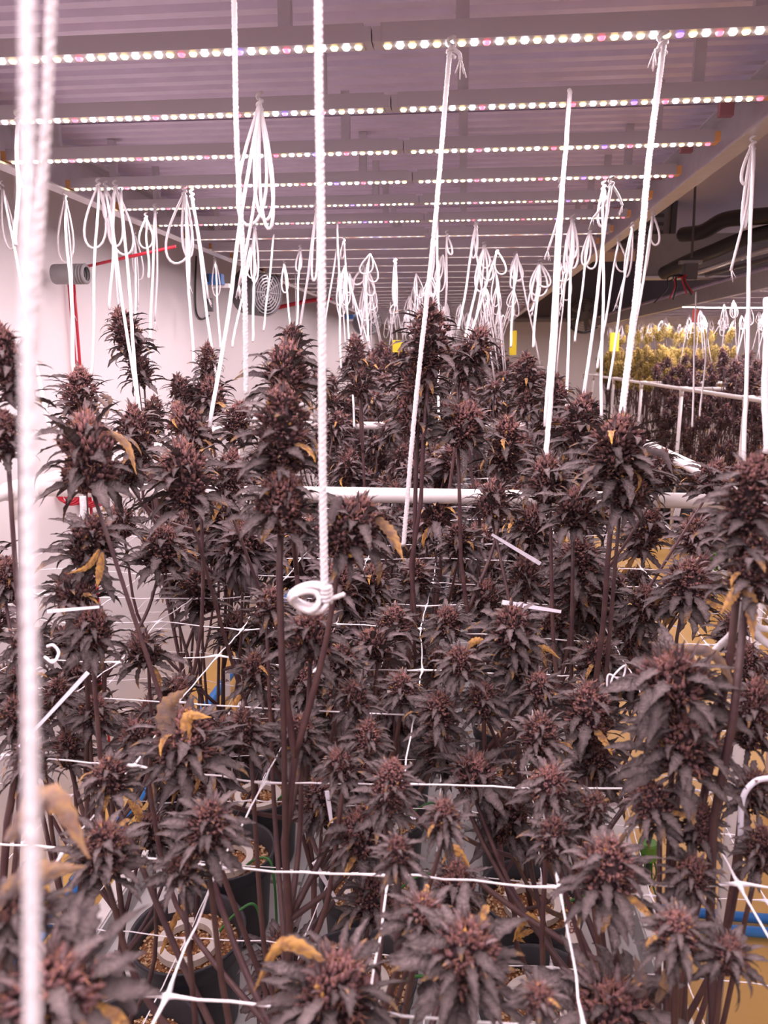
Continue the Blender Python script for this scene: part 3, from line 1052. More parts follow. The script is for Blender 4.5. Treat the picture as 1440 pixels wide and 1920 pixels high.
def cord(label, top, bot, r0, loops=(), tails=(), group=None, sides=7, seg=None, wob=0.0025, twist=None, knot=True, seed=0):
    r = r0 * 0.82
    rr = random.Random(seed)
    top, bot = np.asarray(top, float), np.asarray(bot, float)
    t = thing('support_cord', label, 'cord', top, group)
    n = seg or 26
    q = np.linspace(0, 1, n)
    P = top + (bot - top) * q[:, None]
    ph = rr.uniform(0, 6)
    wob = wob * min(1.0, (np.linalg.norm((top + bot) / 2 - CAMP) / 1.2) ** 1.6)
    P[1:-1, 0] += wob * np.sin(q[1:-1] * 9 + ph) * 0.6 + np.array([rr.uniform(-1, 1) for _ in range(n - 2)]) * wob * 0.15
    P[1:-1, 1] += wob * np.sin(q[1:-1] * 7 + 2 * ph)
    part('cord', MB().add(*tube(P, r, sides, twist=twist)), M['cord'], t)
    for L, wd, az, lean in loops:
        part('loop', MB().add(*tube(loop_pts(top, L, wd, az, lean=lean), r * 0.92, max(5, sides - 1))), M['cord'], t)
    for L, dx in tails:
        pts = spline([top, top + np.array([dx * 0.4 + 0.006, -0.004, -L * 0.5]), top + np.array([dx, -0.006, -L])], 6)
        mb = MB().add(*tube(pts, r * 0.85, 5))
        for f in range(5):
            e = pts[-1]
            mb.add(*tube([e + np.array([0, 0, 0.004]), e + np.array([rr.uniform(-1, 1) * 0.010, rr.uniform(-1, 1) * 0.008, -0.014 - rr.uniform(0, 0.012)])], r * 0.26, 4))
        part('frayed_tail', mb, M['cord'], t)
    if knot and (loops or tails):
        kp = MB()
        kp.add(*tube(np.array([top + np.array([r * 1.3 * math.cos(a), r * 1.3 * math.sin(a), -0.012 + 0.0022 * a]) for a in np.linspace(0, 4 * PI, 18)]), r * 0.9, 5))
        part('knot', kp, M['cord'], t)
    return t


def pxm(px, d):
    return px * d / F


def S(label, tp, bp, bd, r, loops=(), tails=(), td=None, sides=7, seg=26, twist=None, seed=0):
    top = at(tp[0], tp[1], td) if td else at_z(tp[0], tp[1], ZS)
    d = proj(top)[2]
    bot = at(bp[0], bp[1], bd)
    # keep a cord that hangs from the rack between the rack and its plant
    lp = [(pxm(L, d) * 1.02, pxm(W, d), a, pxm(ln, d)) for L, W, a, ln in loops]
    tl = [(pxm(L, d), pxm(dx, d)) for L, dx in tails]
    return cord(label, top, bot, r, lp, tl, sides=sides, seg=seg, twist=twist, seed=seed)


S('thick pale cord hanging closest to the viewer, blurred, full height of the view', (50, -60), (60, 1990), 0.145, 0.0017, td=0.15, sides=16, seg=260, twist=0.011, seed=1)
S('second blurred pale cord close behind the thick one at the upper edge', (99, -40), (58, 760), 0.27, 0.0019, td=0.24, sides=12, seg=160, twist=0.011, seed=2)
S('twisted white cord running down onto the cola with the yellow tip, no loops', (436, -30), (463, 738), 0.92, 0.0036, td=0.82, sides=10, seg=240, twist=0.014, seed=3)
S('white cord with the largest hanging loops, under the second lit row', (487, 192), (393, 802), 1.2, 0.0042, [(215, 62, 0.1, -28), (205, 40, 0.3, 5), (222, 30, -0.2, 12)], [(330, -50), (300, -42)], sides=8, seed=4)
C_ = S('twisted white cord ending in the small coil tied above a stem', (597, -30), (608, 1108), 0.56, 0.0034, td=0.50, sides=12, seg=320, twist=0.013, seed=5)
S('white cord slanting from the gap in the nearest lit row down to a thin stem', (846, 90), (755, 1022), 1.22, 0.0044, tails=[(24, 18)], sides=10, seg=260, twist=0.016, seed=6)
S('bright white cord from the nearest lit row to the big cola by the aisle', (1242, 82), (1166, 792), 0.96, 0.0052, tails=[(16, -14)], sides=10, seg=240, twist=0.016, seed=7)
S('white cord from the deck between first and second lit rows to a purple bud', (1067, 168), (1025, 862), 1.1, 0.0046, sides=8, seg=120, twist=0.016, seed=8)
S('white cord with ragged ends tied at the fourth lit row near the aisle', (1146, 345), (1086, 812), 1.7, 0.0052, tails=[(40, 22), (60, -30)], seed=9)
S('thin cord beside the ragged one, from the fourth lit row', (1132, 350), (1128, 780), 1.6, 0.0042, [(70, 20, 0.2, 0)], seed=10)
S('straight thin cord behind the slanting one, ending at a drooping bud', (820, 415), (824, 790), 1.9, 0.0040, seed=11)
S('short thin cord hanging from the deck behind the tallest centre cola', (838, 440), (836, 600), 3.0, 0.0045, [(35, 10, 0, 8)], seed=12)
S('cord with a cream loop hooked onto the wall-side edge beam', (122, 370), (139, 700), 1.2, 0.0040, [(115, 34, 0.1, -8)], [(210, 0)], seed=13)
S('cord with a rounded loop, first of the cluster at the wall-side end', (184, 346), (171, 705), 1.7, 0.0042, [(112, 46, 0.2, -16)], [(60, 14)], seed=14)
S('cord with a long frayed tail in the wall-side cluster', (198, 352), (262, 780), 1.4, 0.0040, [(60, 24, 0, 4)], [(230, 12)], seed=15)
S('cord with the widest teardrop loop of the wall-side cluster', (216, 350), (206, 580), 1.9, 0.0042, [(120, 48, 0.1, 10), (105, 30, 0.5, -6)], seed=16)
S('plain straight cord of the wall-side cluster crossing the leaning cola', (226, 354), (263, 790), 1.38, 0.0042, seed=17)
S('cord with one small loop beside a plain cord, under the fifth lit row', (274, 408), (279, 520), 2.0, 0.0040, [(54, 30, 0.1, -4)], seed=18)
S('cord ending at the stem of the leaning cola near the wall', (291, 392), (279, 700), 1.78, 0.0042, tails=[(205, -12)], seed=19)
S('cord with a cream hairpin loop hanging before the wall', (252, 438), (257, 790), 1.85, 0.0040, [(82, 22, 0.1, 4)], [(130, 0)], seed=20)
S('cord with big round loop under the fourth and fifth rows', (346, 360), (365, 748), 1.9, 0.0044, [(126, 56, 0.1, -22), (115, 22, 0.4, 2)], [(170, 2)], seed=21)
S('cord with a frayed tail slanting towards a thin cola before the wall', (360, 366), (406, 722), 1.88, 0.0044, tails=[(188, 24)], seed=22)
S('cord with a small cream loop beside the blue box on the wall', (403, 486), (413, 652), 2.2, 0.0040, [(66, 17, 0.1, 0)], seed=23)
S('cord with narrow loop beside the largest loops, sixth row', (478, 424), (474, 640), 2.1, 0.0042, [(100, 16, 0.1, -4)], seed=24)
S('cord with a frayed tail crossing behind the largest loops', (470, 462), (436, 650), 2.2, 0.0042, [(56, 20, 0.2, 0)], [(80, -20)], seed=25)
S('thin cord hooked to the deck behind the mesh fan', (514, 440), (494, 620), 2.6, 0.0040, seed=26)
S('cord with a loop tied close, before the far wall fan', (533, 494), (545, 618), 2.9, 0.0045, [(52, 14, 0.1, 0)], seed=27)
S('cord with a single folded end above the yellow card', (563, 466), (556, 615), 2.8, 0.0045, [(40, 12, 0.1, -5)], seed=28)
S('folded cord running beside the coil cord, from the sixth row', (594, 390), (560, 640), 2.5, 0.0045, [(130, 12, 0.1, -8)], seed=29)
S('long thin cord beside the narrow dark cola', (633, 415), (640, 690), 2.1, 0.0036, seed=30)
S('long thin cord ending among dark stems behind the crossbar', (645, 452), (664, 800), 2.1, 0.0036, [(30, 8, 0.1, -4)], seed=31)
S('cord with two splayed loops above the narrow dark cola', (685, 498), (690, 640), 3.2, 0.0055, [(54, 22, 0.1, 10), (34, 22, 0.1, -16)], seed=32)
S('lilac-lit bundle of folded cord hanging from the deck', (741, 488), (741, 575), 3.2, 0.0055, [(82, 8, 0.1, 0), (75, 10, 0.8, -2)], seed=33)
S('cord with big loops right of the tallest centre cola', (908, 460), (872, 640), 2.6, 0.0052, [(82, 26, 0.1, -6), (62, 34, 0.6, 10), (40, 20, 0.2, 4)], [(140, -14)], seed=34)
S('cord with a hooked end beside the big loops', (932, 470), (846, 740), 2.0, 0.0045, [(42, 24, 0.1, 10)], seed=35)
S('cord with short folded top, from the sixth row', (893, 420), (860, 620), 2.5, 0.0046, [(60, 12, 0.1, -4)], seed=36)
S('cord with a wide soft loop, above the tall yellow card', (966, 480), (958, 650), 3.0, 0.0055, [(44, 26, 0.1, 6)], [(80, -2)], seed=37)
S('thick tangle of looped cord before the dark bulkhead', (1012, 492), (1000, 650), 2.7, 0.0058, [(44, 30, 0.1, 12), (70, 24, 0.7, -10), (88, 14, 0.1, -16), (60, 40, 0.3, 0)], [(90, -10)], seed=38)
S('largest aisle-side coil of looped cord, under the sixth row', (1074, 412), (1060, 800), 1.9, 0.0050, [(70, 26, 0.1, 0), (86, 30, 0.5, 4), (95, 20, 0.2, -6), (60, 36, 0.9, 8)], [(150, -16)], seed=39)
S('pair of loose loops beside the largest aisle-side coil', (1106, 434), (1078, 640), 2.4, 0.0046, [(66, 26, 0.1, 6), (60, 20, 0.4, -8)], seed=40)
S('thin doubled cord running down beside the bright aisle cord', (1052, 345), (1022, 800), 1.7, 0.0046, tails=[(120, -20)], seed=41)
S('cord hooked over the aisle-side edge beam with a small round loop', (1225, 404), (1170, 742), 1.7, 0.0044, [(52, 20, 0.1, 8)], [(185, -26)], seed=42)
S('cream cord tied to the edge beam, frayed tail', (1186, 424), (1140, 730), 2.0, 0.0046, [(90, 14, 0.1, -6)], [(142, -22)], seed=43)
S('cord with a short loop just under the edge beam corner', (1160, 452), (1120, 690), 2.2, 0.0046, [(54, 24, 0.1, 10)], seed=44)
S('long knotted cord hooked outside the edge beam over the aisle', (1412, 268), (1395, 865), 1.35, 0.0046, [(72, 24, 0.1, -8), (150, 14, 0.2, -4)], [(230, -22)], sides=8, seed=45)
S('cord hugging the edge of the view by the aisle cola', (1438, 560), (1436, 850), 0.8, 0.0046, td=0.8, seed=46)
S('looped cord half hidden by the thick blurred cords', (34, 222), (30, 460), 1.3, 0.0045, [(122, 28, 0.1, 4)], seed=47)
S('cord slanting across the wall behind the thick blurred cords', (4, 350), (92, 800), 1.0, 0.0034, [(110, 24, 0.1, 6)], seed=48)
S('slack cord before the far bench, ends in a short fork', (1305, 548), (1298, 800), 3.0, 0.0045, td=3.6, seed=49)
S('second slack cord before the far bench, beside the forked one', (1330, 600), (1312, 780), 3.0, 0.0045, td=3.6, seed=50)

FARG = 'cords far down the near bench'
rf = random.Random(77)
far = [q for q in TOPS if 3.0 < q[1] < 12.6 and q[0] < 1.0]
rf.shuffle(far)
for i, q in enumerate(sorted(far[:150], key=lambda q: q[1])):
    r = random.Random(700 + i)
    top = np.array([min(0.55, max(-1.05, q[0] + r.uniform(-0.14, 0.14))), q[1] + r.uniform(-0.12, 0.12), ZS - r.uniform(0, 0.03)])
    lp = []
    if r.random() < 0.8:
        for k in range(r.choice((1, 2, 2))):
            lp.append((r.uniform(0.08, 0.24), r.uniform(0.03, 0.08), r.uniform(-0.5, 0.5), r.uniform(-0.03, 0.03)))
    cord('thin white cord with small loops far down under the deck', top, q, 0.0042, lp, [(r.uniform(0.1, 0.25), r.uniform(-0.03, 0.03))] if r.random() < 0.4 else [], FARG, sides=5, seg=6, knot=False, seed=i)
far = [q for q in TOPS if q[0] > 1.5]
rf.shuffle(far)
for i, q in enumerate(sorted(far[:80], key=lambda q: q[1])):
    r = random.Random(1700 + i)
    top = np.array([max(2.02, q[0] + r.uniform(-0.1, 0.1)), q[1] + r.uniform(-0.1, 0.1), ZS - 0.005])
    lp = [(r.uniform(0.08, 0.2), r.uniform(0.04, 0.08), r.uniform(-0.5, 0.5), r.uniform(-0.03, 0.03)) for k in range(r.choice((1, 2)))]
    cord('thin white looped cord over the bench across the aisle', top, q, 0.0042, lp, [], 'cords over the bench across the aisle', sides=5, seg=6, knot=False, seed=500 + i)

# coil of cord on the stem
cc = at(577, 1122, 0.56)
t = thing('cord_coil', 'small blurred coil of spare white cord tied above a dark stem', 'cord', cc)
rr = random.Random(4)
for i in range(7):
    a = np.linspace(0, 2 * PI, 26)
    rx, rz = 0.0115 + rr.uniform(-0.003, 0.003), 0.0085 + rr.uniform(-0.002, 0.002)
    P = cc + np.stack([rx * np.cos(a) + rr.uniform(-0.002, 0.002), 0.004 * np.sin(a * 2) + (i - 3) * 0.0022, rz * np.sin(a)], -1)
    part('turn', MB().add(*tube(P, 0.0019, 6)), M['cord'], t)
kp = MB()
for i in range(4):
    P = cc + np.array([0.014, 0, 0.002]) + np.array([[0.003 * math.cos(q), 0.005 * math.sin(q), 0.003 * (i - 1.5) + 0.0005 * q] for q in np.linspace(0, 6.2, 14)])
    kp.add(*tube(P, 0.0017, 5))
part('knot', kp, M['cord'], t)
part('loose_end', MB().add(*tube(spline([cc + np.array([0.013, 0, 0]), cc + np.array([0.020, 0.001, 0.001]), cc + np.array([0.027, 0, 0.004])], 4), 0.0017, 5)), M['cord'], t)

# ------------------------------------------------------------------ single curled or yellowed leaves, each a part of the plant it grows on
ROOTS = [(p[0], p[1], p[5]) for p in POTS if len(p) > 5]


def root_near(pt):
    return min(ROOTS, key=lambda q: math.hypot(q[0] - pt[0], q[1] - pt[1]))[2]


def big_leaf(a, m, e, d, wpx0, yellow, seed, dd=(0, 0, 0)):
    wpx = wpx0 * 0.72
    r = random.Random(seed)
    P = spline([at(*a, d + dd[0]), at(*m, d + dd[1]), at(*e, d + dd[2])], 9)
    n = len(P)
    T = nz(np.gradient(P, axis=0))
    view = nz(P.mean(0) - CAMP)
    sd = nz(np.cross(T, view))
    up = nz(np.cross(sd, T))
    tt = np.linspace(0, 1, n)
    wd = pxm(wpx, d) * 0.5 * np.sin(PI * np.clip(0.04 + 0.96 * tt, 0, 1) ** 0.8)
    wd *= np.where(np.arange(n) % 2 == 1, 1.14, 0.86)
    wd[-1] = 0.0004
    V, C = [], []
    for i in range(n):
        for s in (-1, -0.5, 0, 0.5, 1):
            jit = r.uniform(-1, 1) * wd[i] * 0.12
            V.append(P[i] + sd[i] * wd[i] * s + up[i] * (abs(s) * wd[i] * 0.45 + jit))
            k = min(1, max(0, yellow * 1.5 - 0.5 + tt[i] * yellow * 0.9 + abs(s) * 0.25 * yellow + r.uniform(-0.22, 0.22)))
            base = LEAF * 0.4 + LEAFL * 0.6
            yc = YEL * 0.75 if r.random() < 0.6 else BRN
            C.append(base * (1 - k) + yc * k)
    Fc = []
    for i in range(n - 1):
        for q in range(4):
            A = i * 5 + q
            Fc += [[A, A + 5, A + 6], [A, A + 6, A + 1]]
    part('leaf', MB().add(np.array(V), np.array(Fc), np.array(C)), M['bud'], root_near(P[0]), label='curled yellowing leaf' if yellow > 0.5 else 'drooping dark leaf')


BL = [((200, 805), (238, 835), (256, 890), 0.81, 20, 0.55), ((186, 740), (206, 750), (194, 782), 1.14, 14, 0.35), ((178, 742), (200, 762), (198, 790), 1.13, 14, 0.3),
      ((700, 965), (735, 1002), (757, 1052), 0.75, 28, 0.55), ((186, 1030), (165, 1062), (126, 1076), 0.88, 16, 0.95), ((192, 1035), (186, 1075), (182, 1102), 0.88, 20, 0.85),
      ((325, 1405), (312, 1330), (352, 1290), 0.74, 50, 0.4), ((352, 1400), (352, 1345), (396, 1345), 0.74, 30, 0.85), ((10, 1580), (95, 1495), (168, 1610), 0.36, 70, 0.42),
      ((-10, 1700), (60, 1640), (160, 1625), 0.37, 60, 0.42), ((610, 1800), (530, 1770), (476, 1858), 0.49, 34, 0.85), ((912, 1203), (888, 1203), (860, 1232), 0.94, 18, 0.9),
      ((1015, 1733), (985, 1722), (962, 1766), 0.85, 26, 1.0), ((1000, 1745), (970, 1755), (985, 1768), 0.85, 18, 1.0), ((1270, 1215), (1340, 1230), (1385, 1305), 0.66, 30, 0.35),
      ((240, 1500), (262, 1530), (256, 1580), 1.0, 22, 1.0), ((1400, 1095), (1408, 1140), (1412, 1205), 0.61, 34, 0.6), ((1390, 1090), (1372, 1120), (1352, 1150), 0.61, 26, 0.6),
      ((880, 1625), (850, 1590), (828, 1620), 0.76, 22, 1.0), ((1180, 850), (1240, 850), (1262, 890), 0.94, 22, 0.1), ((1130, 870), (1098, 890), (1118, 925), 0.94, 18, 0.3),
      ((640, 930), (625, 960), (600, 1030), 0.74, 26, 0.05), ((500, 950), (480, 980), (465, 1010), 0.74, 26, 0.05), ((985, 1225), (1020, 1215), (1050, 1235), 0.94, 16, 0.7),
      ((170, 1160), (160, 1190), (155, 1240), 0.86, 18, 0.8), ((1230, 1350), (1245, 1400), (1235, 1430), 0.66, 24, 0.6), ((1300, 1360), (1350, 1400), (1400, 1480), 0.66, 26, 0.15),
      ((460, 1290), (440, 1320), (445, 1350), 1.2, 16, 0.9), ((1175, 1560), (1150, 1590), (1130, 1600), 0.78, 20, 0.5), ((300, 1790), (330, 1720), (345, 1690), 1.2, 16, 0.9),
      ((1230, 1880), (1270, 1800), (1300, 1760), 0.6, 36, 0.5), ((1180, 1920), (1200, 1840), (1190, 1790), 0.6, 36, 0.3), ((255, 1900), (200, 1830), (120, 1840), 0.38, 50, 0.15)]
for i, b in enumerate(BL):
    big_leaf(*b, seed=i)

# ------------------------------------------------------------------ drip rings, tags, ties, hoses
def ring_geo(c, R, w_, h_, a0, a1, n=34):
    a = np.linspace(a0, a1, n)
    V = []
    for q in a:
        for rr_, z in ((R - w_ / 2, 0), (R + w_ / 2, 0), (R + w_ / 2, h_), (R - w_ / 2, h_)):
            V.append([c[0] + rr_ * math.cos(q), c[1] + rr_ * math.sin(q), c[2] + z])
    Fc = []
    for i in range(n - 1):
        for k in range(4):
            A, B = i * 4 + k, i * 4 + (k + 1) % 4
            Fc += [[A, B, B + 4], [A, B + 4, A + 4]]
    e = (n - 1) * 4
    Fc += [[0, 2, 1], [0, 3, 2], [e, e + 1, e + 2], [e, e + 2, e + 3]]
    return np.array(V), np.array(Fc)


for p in POTS:
    x, y, c, k = p[:4]
    if not 1.15 < y < 3.3:
        continue
    r = random.Random(k * 7 + c)
    z = ZP + 0.186
    t = thing('drip_ring', f'pale C-shaped drip ring in the {ORD[k + 4]} pot of the {ordc[c]} column', 'irrigation ring', (x, y, z))
    g = PI + r.uniform(-0.5, 0.5)
    part('ring', MB().add(*ring_geo((x, y, z), 0.060, 0.017, 0.016, g + 0.14, g + 2 * PI - 0.14)), M['ring'], t, smooth=False)
    gq = g + PI + r.uniform(-0.4, 0.3)
    dv = np.array([math.cos(gq), math.sin(gq), 0])
    c0 = np.array([x, y, z])
    pts = spline([c0 + dv * 0.062 + [0, 0, 0.008], c0 + dv * 0.10 + [0, 0, 0.045], c0 + dv * 0.146 + [0, 0, 0.062], c0 + dv * 0.162 + [0, 0, 0.0], c0 + dv * 0.165 + [0, 0, -0.15]], 7)
    part('feed_tube', MB().add(*tube(pts, 0.0032, 7)), M['green'], t, label='green feed tube')


def plant_tag(label, px, py, d, wpx, hpx, text=None, lean=0.0, hook=False, tsize=1.0):
    c = at(px, py, d)
    t = thing('plant_tag', label, 'tag', c)
    w_, h_ = pxm(wpx, d), pxm(hpx, d)
    n = -FWD
    R_ = np.array([math.cos(PSI), math.sin(PSI), 0])
    U_ = np.array([0.0, 0, 1])
    U2 = nz(U_ + R_ * lean)
    R2_ = nz(R_ - U_ * lean)
    N = nz(np.cross(R2_, U2))
    th = 0.0007
    out = [(-.5, -.5), (.5, -.42), (.5, .30), (.28, .5), (-.28, .5), (-.5, .30)]
    V = [c + R2_ * w_ * a + U2 * h_ * b + N * s * th for s in (1, -1) for a, b in out]
    Fc = [[0, i, i + 1] for i in range(1, 5)] + [[6, 6 + i + 1, 6 + i] for i in range(1, 5)]
    for i in range(6):
        j = (i + 1) % 6
        Fc += [[i, i + 6, j + 6], [i, j + 6, j]]
    part('tag_plate', MB().add(np.array(V), np.array(Fc)), M['tag'], t, smooth=False)
    if hook:
        a = np.linspace(0.2, 5.2, 16)
        P = c + U2 * h_ * 0.66 + np.outer(np.cos(a - 1.6), R2_) * w_ * 0.35 + np.outer(np.sin(a - 1.6), U2) * w_ * 0.35
        part('wire', MB().add(*tube([c + U2 * h_ * 0.9, [c[0], c[1], 1.495]], 0.0008, 5)), M['tag'], t)
        part('hook', MB().add(*tube(P, w_ * 0.09, 6)), M['tag'], t)
    if text:
        cu = bpy.data.curves.new('lettering', 'FONT')
        cu.body = text
        cu.size = w_ * 0.95 * tsize
        cu.align_x = cu.align_y = 'CENTER'
        cu.extrude = 0.0001
        cu.materials.append(M['ink'])
        tmp = bpy.data.objects.new('tmp', cu)
        COL.objects.link(tmp)
        dg = bpy.context.evaluated_depsgraph_get()
        me = bpy.data.meshes.new_from_object(tmp.evaluated_get(dg))
        bpy.data.objects.remove(tmp)
        o = link('lettering', me, t)
        X, Y = -U2, R2_      # reads downwards
        m = np.eye(4)
        m[:3, 0], m[:3, 1], m[:3, 2] = X, Y, N
        m[:3, 3] = N * (th + 0.0003) + U2 * h_ * 0.08
        o.matrix_basis = Matrix([list(map(float, q)) for q in m])
    return t


plant_tag('white plastic plant tag printed BB hanging beside dark stems above an aisle-side pot', 1074, 1742, 0.74, 25, 66, 'BB', 0.04)
plant_tag('white plant tag with a printed B among stems behind the coil', 738, 1308, 1.05, 20, 46, 'B', -0.2)
plant_tag('narrow white plant tag beside the blue pipe near the wall', 425, 1280, 2.1, 13, 60, '4', 0.0)
plant_tag('blank white plant stake in the pot nearest the wall side', 324, 1688, 1.66, 20, 56, None, 0.0)
plant_tag('white hook tag hanging below the crossbar over the aisle', 1271, 955, 1.66, 11, 30, None, 0.15, True)
plant_tag('small white hook tag beside the aisle cola', 1312, 985, 1.66, 9, 22, None, -0.2, True)


def tie(label, a, b, d, wpx, bend=0.0, dd=0.0):
    A, B = at(*a, d), at(*b, d + dd)
    t = thing('cable_tie', label, 'cable tie', A)
    ax = nz(B - A)
    view = nz((A + B) / 2 - CAMP)
    sd = nz(np.cross(ax, view))
    nn = nz(np.cross(sd, ax))
    w_ = pxm(wpx, d)
    n = 10
    V, Fc = [], []
    for i in range(n):
        q = i / (n - 1)
        c = A + (B - A) * q + sd * bend * math.sin(PI * q) * pxm(1, d)
        ww = w_ * (1 - 0.35 * q)
        for s1, s2 in ((-.5, -.5), (.5, -.5), (.5, .5), (-.5, .5)):
            V.append(c + sd * ww * s1 + nn * 0.0012 * s2)
    for i in range(n - 1):
        for k in range(4):
            p_, q_ = i * 4 + k, i * 4 + (k + 1) % 4
            Fc += [[p_, q_, q_ + 4], [p_, q_ + 4, p_ + 4]]
    part('strap', MB().add(np.array(V), np.array(Fc)), M['tie'], t, smooth=False)
    hd = MB()
    hv = [A + ax * w_ * a_ + sd * w_ * 0.95 * b_ + nn * 0.005 * c_ for c_ in (-.5, .5) for b_ in (-.5, .5) for a_ in (-.7, .7)]
    hd.add(np.array(hv), [[0, 1, 3], [0, 3, 2], [4, 7, 5], [4, 6, 7], [0, 5, 1], [0, 4, 5], [2, 3, 7], [2, 7, 6], [0, 2, 6], [0, 6, 4], [1, 5, 7], [1, 7, 3]])
    part('head', hd, M['tie'], t, smooth=False)
    return t


tie('pale lilac cable tie sticking out by the thick blurred cord', (95, 1146), (186, 1138), 0.82, 7)
tie('long translucent cable tie pointing down by two thin stems', (160, 1266), (36, 1400), 0.78, 8)
tie('white cable tie pointing at the stem below the crossbar middle', (1008, 1054), (922, 1002), 1.2, 8)
tie('white cable tie lying across the bud tops at mid bench', (948, 1130), (1052, 1147), 1.1, 9)
tie('short white cable tie between leaves over the yellow floor', (1068, 1050), (1140, 1044), 1.3, 6)
tie('white cable tie lying flat above the lower net', (694, 1532), (802, 1534), 0.9, 6)
tie('cable tie hanging down beside a dark stem over the net', (592, 1622), (632, 1690), 0.9, 9)
tie('short white cable tie crossing stems by the printed tag', (1140, 1718), (1190, 1712), 0.8, 9)
tie('white cable tie upright on a stem under the coil', (614, 1490), (622, 1546), 0.86, 9)


def hose(name, label, cat, pts, r, m, n=10, sides=12, group=None, parts=None):
    P = spline(pts, n)
    t = thing(name, label, cat, P[0], group)
    part('tube', MB().add(*tube(P, r, sides)), m, t)
    for i, q in enumerate(parts or []):
        k = int(q * (len(P) - 2))
        part('clip', MB().add(*tube([P[k] - (P[k + 1] - P[k]) * 0.5 / np.linalg.norm(P[k + 1] - P[k]) * 0.03, P[k] + (P[k + 1] - P[k]) / np.linalg.norm(P[k + 1] - P[k]) * 0.015], r * 1.25, 10)), M['grey'], t)
    return t


hose('tie_loop', 'white plastic loop clipped round a stem by the thick cord', 'plant clip', [at(84, 1232, 0.8), at(100, 1242, 0.79), at(110, 1224, 0.8), at(100, 1210, 0.8), at(88, 1212, 0.8)], 0.0016, M['tie'])
hose('tie_loop', 'white plastic loop holding the tall stem beside the yellow floor', 'plant clip', [at(1138, 1300, 0.9), at(1141, 1265, 0.9), at(1165, 1275, 0.9), at(1172, 1248, 0.9), at(1150, 1268, 0.89), at(1143, 1295, 0.89)], 0.0011, M['tie'])
hose('tie_loop', 'white strap arching over the net at the aisle edge', 'strap', [at(1388, 1580, 0.7), at(1392, 1500, 0.7), at(1415, 1466, 0.7), at(1448, 1458, 0.7)], 0.0026, M['tie'])
hose('slack_cord', 'thick slack white cord slanting up to the big aisle cola', 'cord', [at(1312, 1252, 0.72), at(1345, 1215, 0.71), at(1378, 1180, 0.68), at(1398, 1120, 0.65)], 0.0032, M['cord'])
hose('slack_cord', 'loose bundle of white cord under the big aisle cola', 'cord', [at(1400, 1120, 0.66), at(1405, 1160, 0.66), at(1425, 1195, 0.66), at(1450, 1215, 0.66)], 0.0032, M['cord'])
hose('slack_cord', 'second loose white cord beneath the big aisle cola', 'cord', [at(1418, 1110, 0.67), at(1412, 1165, 0.66), at(1440, 1180, 0.66), at(1455, 1170, 0.66)], 0.0028, M['cord'])
hose('slack_cord', 'short white cord tied round stem beneath the aisle bud on the crossbar', 'cord', [at(1140, 935, 1.0), at(1158, 948, 0.98), at(1165, 940, 1.0), at(1160, 958, 1.0), at(1168, 975, 1.0)], 0.004, M['cord'])
hose('slack_cord', 'white cord knotted under the bud in front of the wall post', 'cord', [at(155, 930, 0.98), at(156, 960, 0.98), at(150, 985, 0.98), at(160, 1000, 0.98)], 0.004, M['cord'])

# blue and red pipes
hose('blue_pipe', 'blue water pipe along the wall beside the near bench', 'pipe', [(-1.19, 0.3, 0.16), (-1.19, 4, 0.16), (-1.19, 9, 0.16), (-1.19, 13, 0.16)], 0.024, M['blue'], parts=(0.2, 0.4, 0.6))
hose('blue_hose', 'blue hose running under the aisle-side tray lip', 'hose', [(0.545, 1.0, 0.26), (0.55, 2.2, 0.24), (0.54, 3.4, 0.26), (0.55, 6, 0.24)], 0.017, M['blue'])
y_ = at_z(1360, 1718, 0.03)[1]
hose('blue_hose', 'upper of two blue hoses crossing the yellow aisle floor', 'hose', [(0.5, y_ + 0.02, 0.03), (0.9, y_ + 0.01, 0.025), (1.4, y_, 0.025), (2.1, y_ - 0.02, 0.025)], 0.016, M['blue'])
hose('blue_hose', 'lower of two blue hoses crossing the yellow aisle floor', 'hose', [(0.5, y_ - 0.06, 0.03), (0.9, y_ - 0.055, 0.025), (1.4, y_ - 0.06, 0.025), (2.1, y_ - 0.09, 0.025)], 0.016, M['blue'])
xr = WX + 0.02
for dx, lab in ((-3, 'red pipe on the wall below the round duct fan, nearer of two'), (6, 'red pipe on the wall below the round duct fan, farther of two')):
    a, b = at_x(132 + dx, 528, xr), at_x(147 + dx, 640, xr)
    b2 = np.array([xr, a[1], 0.2])
    a = np.array([xr, a[1], a[2]])
    hose('red_pipe', lab, 'pipe', [a, (a + b2) / 2, b2], 0.0055, M['red'], parts=(0.25,))
hose('red_pipe', 'red pipe running from the round duct fan towards the lamp rack', 'pipe', [at_x(152, 502, xr + 0.08), at(240, 482, 2.6), at(330, 462, 2.6)], 0.0055, M['red'])
hose('red_pipe', 'far red pipe behind the mesh fan running to the rack', 'pipe', [at(520, 577, 6.0), at(570, 566, 6.0), at(622, 558, 6.0)], 0.016, M['red'])
for i, (px, py, lab) in enumerate(((136, 925, 'red coiled hose hanging below the crossbar, first of two'), (172, 930, 'red coiled hose hanging below the crossbar, second of two'))):
    c = at_x(px, py, WX + 0.05)
    t = thing('red_coil', lab, 'hose', c)
    for q in range(6):
        a = np.linspace(0, 2 * PI, 20)
        P = c + np.stack([0.026 * np.cos(a) + (q - 2.5) * 0.005, 0.02 * np.cos(a) + (q - 2.5) * 0.006, 0.030 * np.sin(a) - 0.006 * (q % 3)], -1)
        part('turn', MB().add(*tube(P, 0.0042, 6)), M['red'], t)

